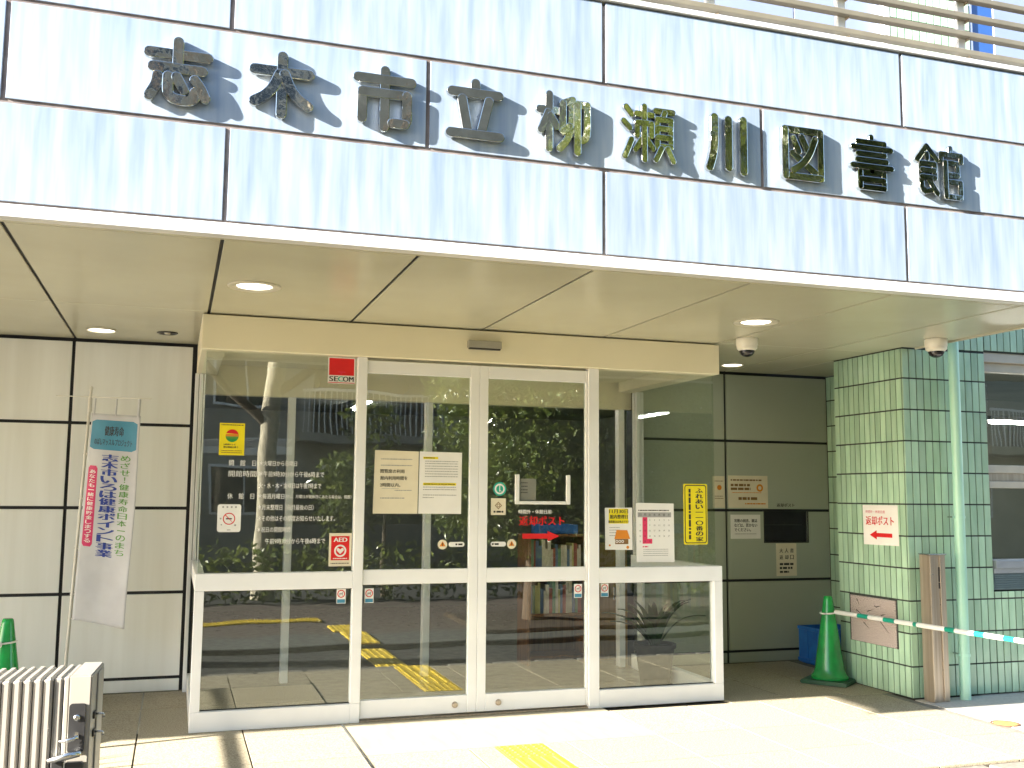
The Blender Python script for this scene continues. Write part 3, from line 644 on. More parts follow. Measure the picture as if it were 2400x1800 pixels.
for z in (0.33, 1.37): 
    lathe('clamp', [(0.0405, -0.010), (0.0445, -0.010), (0.0445, 0.010), (0.0405, 0.010)], 'pipe_mint', (4.60+0.004*z, -0.50, z), dp, 28)
    box('clamp_ear', 4.545, 4.562+0.004*z, -0.503, -0.497, z-0.009, z+0.009, 'pipe_mint', dp, 0.001); box('clamp_stay', 4.595, 4.605, -0.459, YC-0.001, z-0.006, z+0.006, 'steel', dp, 0.001)
pq = empty('stone_plaque', (COLX, 0.06, 0.5), label='speckled granite plaque with carved strokes set into the green tiles', cat='plaque')
box('plaque_slab', COLX-0.006, COLX+0.0055, PLQ[0], PLQ[1], PLQ[2], PLQ[3], 'granite_plaque', pq, 0.003)
PLS = Plane((COLX-0.006, 0, 0), (0, -1, 0), (0, 0, 1))
def stroke_poly(a, b, w):
    a = Vector(a); b = Vector(b); t = (b-a).normalized(); n_ = Vector((-t.y, t.x))*w/2
    return [tuple(a+n_), tuple(a-n_), tuple(b-n_*0.3), tuple(b+n_*0.3)]
flat('carved_stroke', [stroke_poly(a, b, 0.009) for a, b in (((-0.25, 0.69), (-0.22, 0.645)), ((-0.03, 0.655), (0.00, 0.64)), ((-0.01, 0.645), (0.05, 0.66)), ((-0.26, 0.60), (-0.17, 0.56)), ((-0.17, 0.51), (-0.10, 0.465)), ((0.03, 0.545), (0.14, 0.455)), ((-0.12, 0.60), (-0.05, 0.62)), ((0.05, 0.585), (0.10, 0.60)))], PLS, 0.001, 'print_black', pq, 'stuff')

# ------------------------------------------------------------------ upper storey and railing
up = empty('upper_storey', (3.5, -0.3, 4.1), label='sunlit upper storey wall of pale panels behind the terrace railing', cat='building')
UY = -0.32
box('wall_backing', -12, 12, UY+0.02, 0.6, 4.2, 8.0, 'joint_sealant', up, 0)
ux = [-0.42, 0.52, 1.46, 2.405, 3.3494, COLX-0.006]
for x0, x1 in zip(ux, ux[1:]):
    for z0, z1 in ((4.2, 5.05), (5.05, 6.4), (6.4, 8.0)):
        if x0 < 2 and z0 == 5.05 and x0 > 0.4: continue
        box('wall_panel', x0+0.004, x1-0.004, UY, UY+0.018, z0+0.004, z1-0.004, 'upper_panel', up, 0.003)
for x0, x1 in ((COLR+0.004, 5.06), (5.28, 6.3), (6.3, 8.0)):
    for z0, z1 in ((4.2, 6.4), (6.4, 8.0)): box('wall_panel', x0+0.003, x1-0.003, UY-0.06, UY-0.04, z0+0.004, z1-0.004, 'upper_panel', up, 0.003)
box('blue_window', 5.063, 5.277, UY-0.045, UY-0.03, 4.9, 7.5, 'window_blue', up, 0.002)
for k, x0 in enumerate((0.53, 1.47)):
    w_ = box('window', x0+0.03, x0+0.90, UY+0.006, UY+0.014, 5.08, 6.36, 'window_dark', up, 0.002)
    for t in range(4): box('window_mullion', x0+0.03+0.24*t, x0+0.09+0.24*t, UY-0.012, UY+0.005, 5.08, 6.36, 'tile_green', up, 0.003)
upier = empty('upper_pier', (4.6, YC, 4.2), label='green tiled pier rising behind the terrace railing', cat='pier')
box('core', COLX+0.002, COLR, YC+0.006, 0.0, 4.201, 8.0, 'tile_grout', upier, 0)
box('corner_trim', COLX-0.05, COLX+0.0015, YC-0.002, UY-0.001, 4.2, 8.0, 'trim_white', upier, 0.003)
for k in range(17, 26): tile_front(upier, COLX+0.003, COLR, 11, P0+PT*k+0.014, P0+PT*(k+1)+0.014, YC)
rl = empty('terrace_railing', (2.5, YA+0.12, 4.14), label='terrace railing of four beige rails on white posts above the fascia', cat='railing')
RY = -2.12
for x in (-1.85, -0.98, -0.11, 0.74, 1.60, 2.473, 3.35, 4.21):
    box('post', x-0.028, x+0.028, RY+0.03, RY+0.062, 4.142, 4.80, 'trim_white', rl, 0.003)
    for z in (4.236, 4.352, 4.470, 4.588): box('bracket', x+0.029, x+0.037, RY+0.004, RY+0.05, z-0.028, z+0.028, 'steel_brown', rl, 0.002)
for z in (4.236, 4.352, 4.470, 4.588, 4.71): box('rail', -3.7, 4.30, RY-0.015, RY+0.0295, z-0.016, z+0.016, 'rail_beige', rl, 0.005, 2)

# ------------------------------------------------------------------ the sign: ten chrome characters built stroke by stroke
GL = {
 '志': [[(2,79),(98,79)],[(49,100),(49,57)],[(9,56),(90,56)],[(17,41),(15,26),(5,8)],[(34,42),(34,16),(40,8),(52,5),(70,5),(79,10),(79,20)],[(48,42),(54,32),(60,22)],[(78,40),(88,28),(96,12)]],
 '木': [[(4,74),(96,74)],[(50,100),(50,3)],[(46,70),(36,46),(22,30),(5,20)],[(54,70),(64,46),(78,30),(95,20)]],
 '市': [[(50,100),(50,2)],[(3,84),(97,84)],[(11,14),(11,60)],[(11,60),(89,60)],[(89,60),(89,16)],[(86,10),(64,10)]],
 '立': [[(50,100),(50,88)],[(4,82),(96,82)],[(24,70),(35,16)],[(76,70),(62,16)],[(2,8),(98,8)]],
 '柳': [[(0,70),(38,70)],[(19,98),(19,2)],[(17,66),(3,34)],[(22,60),(34,42)],[(66,92),(46,84)],[(46,84),(46,36)],[(46,34),(60,44)],[(65,88),(65,46),(56,20),(40,4)],[(75,86),(96,86)],[(96,86),(96,28),(86,22)],[(76,86),(76,0)]],
 '瀬': [[(7,94),(18,82)],[(2,68),(14,57)],[(17,36),(4,6)],[(27,84),(59,84)],[(43,98),(43,3)],[(29,68),(57,68)],[(57,68),(57,46)],[(57,46),(29,46)],[(29,46),(29,68)],[(40,42),(25,20)],[(46,42),(60,24)],[(66,93),(101,93)],[(84,91),(80,80)],[(69,78),(97,78)],[(97,78),(97,30)],[(97,30),(69,30)],[(69,30),(69,78)],[(70,62),(96,62)],[(70,46),(96,46)],[(77,26),(66,5)],[(90,26),(101,5)]],
 '川': [[(17,99),(17,50),(13,26),(4,3)],[(52,97),(52,6)],[(90,99),(90,0)]],
 '図': [[(5,95),(95,95)],[(95,95),(95,5)],[(95,5),(5,5)],[(5,5),(5,95)],[(25,78),(38,54)],[(46,82),(60,58)],[(80,80),(66,50),(48,30),(24,17)],[(24,50),(52,32),(80,16)]],
 '書': [[(50,100),(50,34)],[(17,89),(81,89)],[(81,89),(81,66)],[(5,78),(97,78)],[(17,66),(81,66)],[(15,54),(85,54)],[(3,42),(97,42)],[(21,31),(79,31)],[(79,31),(79,2)],[(79,2),(21,2)],[(21,2),(21,31)],[(22,17),(78,17)]],
 '館': [[(22,98),(1,70)],[(22,98),(45,72)],[(22,82),(22,73)],[(9,63),(38,63)],[(38,63),(38,36)],[(38,36),(9,36)],[(10,50),(37,50)],[(9,63),(9,6),(30,11)],[(25,32),(43,6)],[(75,99),(75,89)],[(53,74),(53,86)],[(53,86),(98,86)],[(98,86),(98,74)],[(62,70),(62,2)],[(62,70),(90,70)],[(90,70),(90,46)],[(90,46),(62,46)],[(62,32),(95,32)],[(95,32),(95,2)],[(95,2),(62,2)]],
}
GW = {'志': 13.5, '木': 14, '市': 13.5, '立': 13.5, '柳': 11.5, '瀬': 9.5, '川': 13, '図': 11.5, '書': 9.5, '館': 9.5}
GB = {'志': (-1.3817,-1.0671), '木': (-0.9248,-0.5983), '市': (-0.4389,-0.109), '立': (0.025,0.3411), '柳': (0.5018,0.8143), '瀬': (0.9657,1.2882), '川': (1.459,1.7488), '図': (1.9286,2.2255), '書': (2.3744,2.6898), '館': (2.8269,3.1821)}
def stroke_outline(pts, w, seg=7):
    pts = [Vector(p) for p in pts]
    if len(pts) > 2:                                       # round the bends
        for _ in range(2):
            q = [pts[0]]
            for a, b in zip(pts, pts[1:]): q += [a*0.78+b*0.22, a*0.22+b*0.78]
            pts = q+[pts[-1]]
    n = len(pts); L = []; Rr = []
    for i, p in enumerate(pts):
        t = (pts[min(i+1, n-1)]-pts[max(i-1, 0)]).normalized(); nn = Vector((-t.y, t.x))*w/2
        L.append(p+nn); Rr.append(p-nn)
    t0 = (pts[1]-pts[0]).normalized(); t1 = (pts[-1]-pts[-2]).normalized(); out = list(L)
    a = math.atan2(t1.y, t1.x)
    out += [pts[-1]+Vector((math.cos(a+math.pi/2-math.pi*k/seg), math.sin(a+math.pi/2-math.pi*k/seg)))*w/2 for k in range(1, seg)]
    out += Rr[::-1]
    a = math.atan2(t0.y, t0.x)
    out += [pts[0]+Vector((math.cos(a-math.pi/2-math.pi*k/seg), math.sin(a-math.pi/2-math.pi*k/seg)))*w/2 for k in range(1, seg)]
    return out
SLAB = {'志': 'first chrome character of the sign, a bar cross over four heart strokes', '木': 'chrome tree-shaped character with two sweeping legs on the fascia', '市': 'chrome character with a long bar over a hooked frame beside a panel joint', '立': 'chrome character with two slanting legs on a flat base bar', '柳': 'chrome character between the base-bar character and the densest one, mirroring leaves', '瀬': 'densest chrome character with three drops at its side', '川': 'chrome character of three upright strokes beside a panel joint', '図': 'square framed chrome character enclosing crossed strokes', '書': 'chrome character of many stacked bars over a box', '館': 'last chrome character of the sign, with a peaked roof stroke'}
for ch, strokes in GL.items():
    x0, x1 = GB[ch]; z0, z1 = 3.236, 3.574; w = (x1-x0); h = z1-z0
    o = empty('sign_character', ((x0+x1)/2, YA-0.03, z0), label=SLAB[ch], cat='sign letter', group='chrome characters on the fascia')
    sw = GW[ch]/100*0.325*1.15; off = wloc(o); ins = sw/2
    for i, st in enumerate(strokes):
        pts = [(x0+ins+(w-2*ins)*a/100, z0+ins+(h-2*ins)*b/100) for a, b in st]
        ol = stroke_outline(pts, sw)
        yb = YA-0.006; yf = YA-0.0265-0.0007*(i % 7)
        bm = bmesh.new(); f = bm.faces.new([bm.verts.new(Vector((p.x, yb, p.y))-off) for p in ol])
        r = bmesh.ops.extrude_face_region(bm, geom=[f]); vv = [e for e in r['geom'] if isinstance(e, bmesh.types.BMVert)]
        bmesh.ops.translate(bm, verts=vv, vec=(0, yf-yb, 0))
        bmesh.ops.recalc_face_normals(bm, faces=bm.faces)
        fe = [e for e in bm.edges if all(v in set(vv) for v in e.verts) and any(abs(ff.normal.y) < 0.5 for ff in e.link_faces)]
        bmesh.ops.bevel(bm, geom=fe, offset=0.0035, segments=2, affect='EDGES', profile=0.5)
        me = tomesh(bm, 'stroke'); so = link('stroke', me, 'chrome', o)
    bm = bmesh.new()
    for st in strokes[:4]:
        for p in (st[0], st[-1]):
            px, pz = x0+ins+(w-2*ins)*p[0]/100, z0+ins+(h-2*ins)*p[1]/100
            boxbm(bm, px-0.004, px+0.004, YA-0.0062, YA+0.002, pz-0.004, pz+0.004)
    ft = link('mounting_pin', tomesh(bm, 'mounting_pin', off), 'rust', o); ft['kind'] = 'stuff'

# ------------------------------------------------------------------ notices and stickers on the glass
PG = Plane((0, 0.018, 0), (1, 0, 0), (0, 0, 1))           # fixed panes
PD = Plane((0, 0.010, 0), (1, 0, 0), (0, 0, 1))           # door panes
def thing(name, label, cat, x, z, pl, group=None): return empty(name, pl.P(x, z, 0), 0, label, cat, group)
t = thing('security_sticker', 'square red and white security company sticker at the top of the opening hours pane', 'sticker', -0.105, 2.26, PG)
sheet('backing', rrect(-0.198, 2.262, -0.012, 2.444, 0.008), PG, 'print_white', t)
flat('red_field', [rc(-0.191, 2.319, -0.019, 2.437)], PG, 0.0026, 'print_red', t); flat('red_line', [rc(-0.195, 2.266, -0.015, 2.271)], PG, 0.0026, 'print_red', t)
dashes(-0.13, -0.078, [2.342], 0.004, PG, 'print_pink', t, 0.0032); dashes(-0.112, -0.096, [2.329], 0.004, PG, 'print_pink', t, 0.0032, seed=2)
text('SE', -0.188, 2.277, -0.128, 2.312, PG, 'print_black', t, bold=0.05); text('C', -0.128, 2.277, -0.094, 2.312, PG, 'print_teal', t, bold=0.05); text('OM', -0.094, 2.277, -0.022, 2.312, PG, 'print_black', t, bold=0.05)
t = thing('yellow_poster', 'yellow poster with a red to green striped globe above the opening hours lettering', 'poster', -0.815, 1.757, PG)
sheet('paper', rc(-0.896, 1.757, -0.735, 1.969), PG, 'print_yellow', t)
for i, (za, zb, mm) in enumerate(((0.25, 1, 'print_red'), (-0.1, 0.25, 'print_orange'), (-0.45, -0.1, 'print_leafgreen'), (-1, -0.45, 'print_green'))):
    r_ = 0.042; c = (-0.815, 1.886); pts = []
    a0 = math.degrees(math.asin(za)); a1 = math.degrees(math.asin(zb))
    pts = [(c[0]+r_*math.cos(R(a0+(a1-a0)*k/8)), c[1]+r_*math.sin(R(a0+(a1-a0)*k/8))) for k in range(9)]+[(c[0]-r_*math.cos(R(a1-(a1-a0)*k/8)), c[1]+r_*math.sin(R(a1-(a1-a0)*k/8))) for k in range(9)]
    flat('globe_band', [pts[:8]+pts[9:17] if zb == 1 else pts], PG, 0.0026, mm, t)
text('24時間テレビ', -0.868, 1.822, -0.790, 1.834, PG, 'print_black', t, bold=0.04); text('愛は地球を救う', -0.868, 1.804, -0.775, 1.817, PG, 'print_black', t, bold=0.04)
dashes(-0.885, -0.745, [1.957], 0.005, PG, 'print_black', t); dashes(-0.88, -0.75, [1.787, 1.774], 0.004, PG, 'print_brown', t)
t = thing('no_smoking_sign', 'white rounded no smoking sign with a red ring beside the opening hours lettering', 'sign', -0.815, 1.256, PG)
sheet('board', rrect(-0.889, 1.256, -0.740, 1.436, 0.016), PG, 'print_white', t, 0.003)
flat('red_ring', ring(-0.815, 1.342, 0.033, 0.039), PG, 0.0042, 'print_red', t); flat('red_slash', [stroke_poly((-0.838, 1.366), (-0.792, 1.318), 0.006)], PG, 0.0045, 'print_red', t)
flat('cigarette', [rc(-0.835, 1.338, -0.797, 1.346)], PG, 0.0040, 'print_black', t)
flat('marks', [disc(-0.868, 1.343, 0.006, 8), disc(-0.862, 1.303, 0.005, 8), disc(-0.775, 1.300, 0.007, 8), rc(-0.826, 1.267, -0.803, 1.272)]+[disc(-0.855+0.027*k, 1.418, 0.0065, 10) for k in range(4)], PG, 0.0040, 'print_grey', t, 'stuff')
t = thing('aed_sticker', 'red AED sticker with a white heart ring below the opening hours lettering', 'sticker', -0.083, 1.025, PG)
sheet('backing', rc(-0.159, 1.025, -0.007, 1.246), PG, 'paper_cream', t); flat('red_field', [rc(-0.145, 1.065, -0.022, 1.226)], PG, 0.0026, 'print_red', t)
text('AED', -0.128, 1.188, -0.038, 1.216, PG, 'print_white', t, 0.0032, bold=0.06)
flat('white_ring', ring(-0.083, 1.128, 0.030, 0.041), PG, 0.0032, 'print_white', t)
flat('heart', [[(-0.083, 1.106), (-0.059, 1.130), (-0.060, 1.143), (-0.070, 1.147), (-0.083, 1.137), (-0.096, 1.147), (-0.106, 1.143), (-0.107, 1.130)]], PG, 0.0034, 'print_white', t)
dashes(-0.13, -0.036, [1.077], 0.006, PG, 'print_white', t, 0.0032); dashes(-0.145, -0.02, [1.045], 0.005, PG, 'print_black', t)
t = thing('opening_hours_lettering', 'white opening hours lettering stuck on the glass above the AED sticker', 'lettering', -0.4, 1.18, PG)
for a, x0, z0, x1, z1 in (('開　館　日', -0.828, 1.689, -0.655, 1.727), ('＊火曜日から日曜日', -0.632, 1.691, -0.388, 1.725), ('開館時間', -0.828, 1.617, -0.650, 1.657), ('＊午前9時30分から午後6時まで', -0.632, 1.619, -0.204, 1.657), ('火・水・木・金曜日は午後7時まで', -0.632, 1.543, -0.222, 1.580),
        ('休　館　日', -0.831, 1.471, -0.660, 1.509), ('＊毎週月曜日', -0.632, 1.473, -0.465, 1.508), ('（但し、月曜日が祝休日にあたる場合は、開館）', -0.462, 1.477, -0.016, 1.502), ('＊月末整理日（毎月最後の日）', -0.632, 1.399, -0.270, 1.436), ('＊その他はその都度お知らせいたします。', -0.632, 1.326, -0.124, 1.363), ('＊祝日の開館時間', -0.632, 1.253, -0.419, 1.289), ('午前9時30分から午後6時まで', -0.580, 1.176, -0.185, 1.213)):
    text(a, x0, z0, x1, z1, PG, 'print_white', t, 0.001, bold=0.012)
t = thing('cream_notice', 'cream paper notice with three bold lines on a sliding door', 'notice', 0.29, 1.377, PD)
sheet('paper', [(0.131, 1.378), (0.443, 1.377), (0.446, 1.808), (0.138, 1.812)], PD, 'paper_cream', t)
for s_, z, x1 in (('閲覧席の利用', 1.655, 0.345), ('館内利用時間を', 1.608, 0.368), ('2時間以内。', 1.560, 0.318)): text(s_, 0.178, z, x1, z+0.027, PD, 'print_black', t, bold=0.02)
dashes(0.18, 0.40, [1.752, 1.709], 0.006, PD, 'print_grey', t); dashes(0.19, 0.31, [1.549], 0.003, PD, 'print_grey', t); dashes(0.28, 0.40, [1.537], 0.006, PD, 'print_grey', t); dashes(0.18, 0.35, [1.484], 0.007, PD, 'print_grey', t)
t = thing('white_notice', 'white paper notice with yellow marked lines beside the cream paper notice', 'notice', 0.605, 1.378, PD)
sheet('paper', [(0.449, 1.378), (0.756, 1.377), (0.758, 1.806), (0.453, 1.809)], PD, 'paper_white', t)
flat('yellow_marking', [rc(0.478, 1.757, 0.585, 1.773), rc(0.480, 1.574, 0.718, 1.592)], PD, 0.0024, 'print_yellow', t, 'stuff')
dashes(0.485, 0.56, [1.765], 0.006, PD, 'print_black', t, 0.003); dashes(0.485, 0.71, [1.583], 0.006, PD, 'print_black', t, 0.003, seed=4)
dashes(0.492, 0.73, [1.742, 1.726, 1.708, 1.690, 1.672, 1.654, 1.636], 0.0055, PD, 'print_grey', t, seed=5); dashes(0.48, 0.72, [1.562, 1.545, 1.507], 0.0055, PD, 'print_grey', t, seed=6); dashes(0.478, 0.56, [1.490], 0.0055, PD, 'print_grey', t, seed=7)
t = thing('teal_sticker', 'round teal clock-like sticker on the sliding door with red lettering', 'sticker', 1.04, 1.506, PD)
sheet('disc', disc(1.04, 1.554, 0.049), PD, 'print_teal', t); flat('pale_ring', ring(1.04, 1.554, 0.026, 0.038), PD, 0.0026, 'print_white', t)
flat('pointer', [rc(1.037, 1.535, 1.043, 1.585), stroke_poly((1.04, 1.545), (1.058, 1.535), 0.006)], PD, 0.0028, 'print_white', t, 'stuff')
t = thing('square_sticker', 'square cream sticker with a gold emblem under the round teal sticker', 'sticker', 1.03, 1.37, PD)
sheet('backing', rc(0.976, 1.370, 1.086, 1.488), PD, 'paper_cream', t); flat('emblem', ring(1.031, 1.437, 0.020, 0.027, 4)+ring(1.031, 1.437, 0.008, 0.012, 12), PD, 0.0026, 'print_brown', t, 'stuff'); dashes(0.995, 1.068, [1.393], 0.013, PD, 'print_black', t)
t = thing('clear_tray', 'clear plastic leaflet tray with pale rim above the red lettering on a sliding door', 'tray', 1.36, 1.447, PD)
for q in ((1.153, 1.185, 1.447, 1.66), (1.545, 1.576, 1.447, 1.66), (1.1855, 1.5445, 1.447, 1.470)): box('tray_rim', q[0], q[1], -0.006, 0.0095, q[2], q[3], 'bar_white', t, 0.004)
sheet('leaflet', rc(1.195, 1.475, 1.315, 1.63), PD, 'interior_wall', t); dashes(1.2, 1.25, [1.60, 1.575, 1.55, 1.53], 0.006, PD, 'print_black', t)
t = thing('return_post_lettering', 'red book return lettering with white line and red arrow on a sliding door', 'lettering', 1.36, 1.18, PD)
text('時間外・休館日用', 1.184, 1.378, 1.432, 1.409, PD, 'print_white', t, 0.001, bold=0.02); text('返却ポスト', 1.189, 1.295, 1.534, 1.363, PD, 'print_red', t, 0.001, bold=0.03)
flat('arrow', [[(1.214, 1.202), (1.405, 1.202), (1.405, 1.182), (1.496, 1.220), (1.405, 1.256), (1.405, 1.238), (1.214, 1.238)]], PD, 0.001, 'print_red', t)
for nm, cx_, px0, px1, lab in (('warning_sticker', 1.1325, 0.977, 1.089, 'under the gold emblem sticker'), ('warning_sticker', 0.626, 0.670, 0.784, 'under the white paper notice')):
    t = thing(nm, 'round yellow triangle warning sticker with a white pill label '+lab, 'sticker', cx_, 1.13, PD, 'door warning stickers')
    sheet('disc', disc(cx_, 1.165, 0.034), PD, 'paper_cream', t); flat('triangle', [[(cx_-0.022, 1.152), (cx_+0.022, 1.152), (cx_, 1.188)]], PD, 0.0026, 'print_orange', t); flat('mark', [rc(cx_-0.003, 1.156, cx_+0.003, 1.176)], PD, 0.0030, 'print_black', t)
    sheet('pill', rrect(px0, 1.149, px1, 1.182, 0.0155), PD, 'print_white', t); xx = px0+0.008 if px0 > 0.9 else px1-0.065
    dashes(xx, xx+0.055, [1.1655], 0.012, PD, 'print_black', t)
for i, (x0, pl, lab) in enumerate(((-0.099, PG, 'low pane under the AED sticker'), (0.089, PD, 'door with paper notices'), (1.611, PD, 'door with red lettering'), (1.823, PG, 'low pane before the plant'))):
    t = thing('no_pets_sticker', 'small no dogs sticker with red ring on the '+lab, 'sticker', x0+0.03, 0.78, pl, 'no dogs stickers')
    sheet('backing', rc(x0, 0.778, x0+0.061, 0.875), pl, 'print_white', t); flat('red_ring', ring(x0+0.0305, 0.842, 0.020, 0.026, 20), pl, 0.0026, 'print_red', t)
    flat('dog_mark', [rc(x0+0.018, 0.838, x0+0.042, 0.847), rc(x0+0.019, 0.829, x0+0.024, 0.838), rc(x0+0.036, 0.829, x0+0.041, 0.838), rc(x0+0.036, 0.847, x0+0.044, 0.853)], pl, 0.0028, 'print_grey', t, 'stuff')
    flat('blue_strip', [rc(x0+0.004, 0.782, x0+0.057, 0.806)], pl, 0.0026, 'print_skyblue', t)
t = thing('closing_day_notice', 'white notice with yellow headline and little house drawing beside the calendar sheet', 'notice', 1.97, 1.117, PG)
sheet('paper', [(1.860, 1.119), (2.079, 1.115), (2.077, 1.426), (1.857, 1.424)], PG, 'paper_white', t)
flat('yellow_marking', [rc(1.888, 1.308, 2.045, 1.418)], PG, 0.0022, 'print_yellow', t)
text('11月30日', 1.893, 1.383, 2.043, 1.413, PG, 'print_black', t, bold=0.05); text('館内整理日', 1.898, 1.344, 2.040, 1.374, PG, 'print_black', t, bold=0.04); text('図書館はお休みです！', 1.886, 1.313, 2.048, 1.332, PG, 'print_black', t, bold=0.03)
dashes(1.893, 1.975, [1.280, 1.261, 1.242, 1.221], 0.005, PG, 'print_grey', t)
flat('house_roof', [[(1.932, 1.196), (2.06, 1.196), (2.036, 1.260), (1.950, 1.262)]], PG, 0.0030, 'print_orange', t); flat('house_wall', [rc(1.938, 1.158, 2.045, 1.195)], PG, 0.0028, 'print_brown', t)
flat('house_sign', ring(1.952, 1.178, 0.006, 0.011, 10)+ring(1.975, 1.178, 0.006, 0.011, 10)+ring(1.998, 1.178, 0.006, 0.011, 10), PG, 0.0034, 'print_white', t, 'stuff')
flat('bird', [disc(2.04, 1.135, 0.012, 8), disc(1.895, 1.150, 0.008, 8)], PG, 0.0028, 'print_orange', t, 'stuff')
t = thing('calendar_sheet', 'white monthly calendar sheet with a red Monday column on the fixed pane', 'calendar', 2.265, 1.024, PG)
sheet('paper', [(2.113, 1.027), (2.424, 1.022), (2.420, 1.458), (2.108, 1.462)], PG, 'paper_white', t)
CX0, CW_ = 2.122, 0.0395; 
flat('weekday_strip', [rc(CX0, 1.355, CX0+7*CW_, 1.392)], PG, 0.0022, 'print_grey', t); dashes(CX0+0.005, CX0+0.26, [1.406], 0.008, PG, 'print_black', t)
for i, s_ in enumerate('日月火水木金土'): text(s_, CX0+(i+0.25)*CW_, 1.364, CX0+(i+0.75)*CW_, 1.384, PG, 'print_black', t)
flat('red_column', [rc(CX0+CW_, 1.160, CX0+2*CW_, 1.355), rc(CX0+2*CW_, 1.160, CX0+3*CW_, 1.196)], PG, 0.0022, 'print_pink', t)
for dnum in range(1, 31):
    c_ = dnum % 7; r_ = (dnum)//7; zc = 1.335-0.0395*r_; ww = 0.006 if dnum < 10 else 0.012
    text(str(dnum), CX0+(c_+0.5)*CW_-ww/2, zc-0.006, CX0+(c_+0.5)*CW_+ww/2, zc+0.006, PG, 'print_black', t, name='date')
dashes(CX0+0.04, CX0+0.085, [1.138], 0.009, PG, 'print_pink', t); dashes(CX0+0.045, CX0+0.25, [1.118, 1.104, 1.088, 1.073], 0.0045, PG, 'print_grey', t, seed=8)
t = thing('yellow_safety_sign', 'tall yellow sign with black border and vertical lettering beside the calendar sheet', 'sign', 2.605, 1.149, PG)
sheet('board', rrect(2.504, 1.151, 2.705, 1.608, 0.012), PG, 'print_yellow', t, 0.003)
a = rrect(2.512, 1.160, 2.697, 1.600, 0.020); b = rrect(2.519, 1.167, 2.690, 1.593, 0.015); n_ = len(a)
flat('border', [[a[k], a[(k+1) % n_], b[(k+1) % n_], b[k]] for k in range(n_)], PG, 0.0042, 'print_black', t)
for k, ch in enumerate('ふれあい一一〇番の家'):
    z = 1.556-0.0405*k
    text(ch, 2.606, z-0.017, 2.666, z+0.017, PG, 'print_black', t, 0.0042, bold=0.045, keep=ch in '一')
dashes(1.19, 1.57, [2.555], 0.018, PG, 'print_black', t, 0.0042, vertical=True, seed=9)
# on the rear wall
t = thing('cream_poster', 'cream poster with an orange swirl on the rear wall beside a black joint', 'poster', 3.94, 1.409, PW)
sheet('paper', rc(3.742, 1.412, 4.166, 1.714), PW, 'paper_cream', t); flat('swirl', ring(4.08, 1.60, 0.018, 0.036, 18), PW, 0.0026, 'print_orange', t)
dashes(3.77, 4.10, [1.672], 0.014, PW, 'print_brown', t); dashes(3.77, 3.98, [1.625, 1.590], 0.022, PW, 'print_brown', t, seed=3); dashes(3.78, 4.10, [1.555], 0.006, PW, 'print_orange', t); dashes(3.85, 4.05, [1.500], 0.026, PW, 'print_brown', t, seed=4); dashes(3.92, 4.14, [1.452], 0.012, PW, 'print_orange', t)
t = thing('cream_leaflet', 'narrow cream leaflet with an orange dot seen through the side glass', 'leaflet', 3.645, 1.412, PW)
sheet('paper', rc(3.58, 1.412, 3.705, 1.706), PW, 'paper_cream', t); flat('dot', [disc(3.65, 1.60, 0.024, 14)], PW, 0.0026, 'print_orange', t); dashes(3.6, 3.69, [1.66, 1.52, 1.50], 0.006, PW, 'print_brown', t)
t = thing('wall_notice', 'small white notice with bold lines on the rear wall beside the return slot', 'notice', 3.92, 1.127, PW)
sheet('paper', rc(3.762, 1.127, 4.080, 1.350), PW, 'paper_white', t)
for s_, z, x1 in (('寄贈の図書、雑誌', 1.278, 4.045), ('などは、置かない', 1.236, 4.045), ('でください。', 1.194, 3.975)): text(s_, 3.802, z, x1, z+0.032, PW, 'print_black', t, bold=0.03)
dashes(3.805, 4.035, [1.172], 0.006, PW, 'print_grey', t)
t = thing('return_slot_notice', 'narrow cream notice with boxed characters under the return slot', 'notice', 4.355, 0.778, PW)
sheet('paper', rc(4.244, 0.778, 4.466, 1.082), PW, 'paper_cream', t)
for j, s_ in enumerate(('大人書', '返却口')):
    for i, ch in enumerate(s_): text(ch, 4.280+0.058*i, 0.994-0.062*j, 4.318+0.058*i, 1.034-0.062*j, PW, 'print_black', t, bold=0.03)
dashes(4.28, 4.43, [0.888, 0.852], 0.020, PW, 'print_black', t, seed=11); dashes(4.28, 4.38, [0.816], 0.018, PW, 'print_black', t, seed=12)
PCs = Plane((COLX-0.0012, 0, 0), (0, -1, 0), (0, 0, 1))
t = thing('return_post_poster', 'white poster with red lettering and left-pointing arrow on the tiled column', 'poster', 0.07, 1.14, PCs)
sheet('paper', [(-0.137, 1.137), (0.287, 1.141), (0.284, 1.457), (-0.142, 1.455)], PCs, 'paper_white', t)
text('時間外・休館日用', -0.105, 1.390, 0.13, 1.414, PCs, 'print_pink', t, bold=0.0); text('返却ポスト', -0.105, 1.295, 0.235, 1.368, PCs, 'print_red', t, bold=0.035)
flat('arrow', [[(-0.062, 1.216), (0.025, 1.181), (0.025, 1.202), (0.212, 1.202), (0.212, 1.234), (0.025, 1.234), (0.025, 1.255)]], PCs, 0.0026, 'print_red', t)

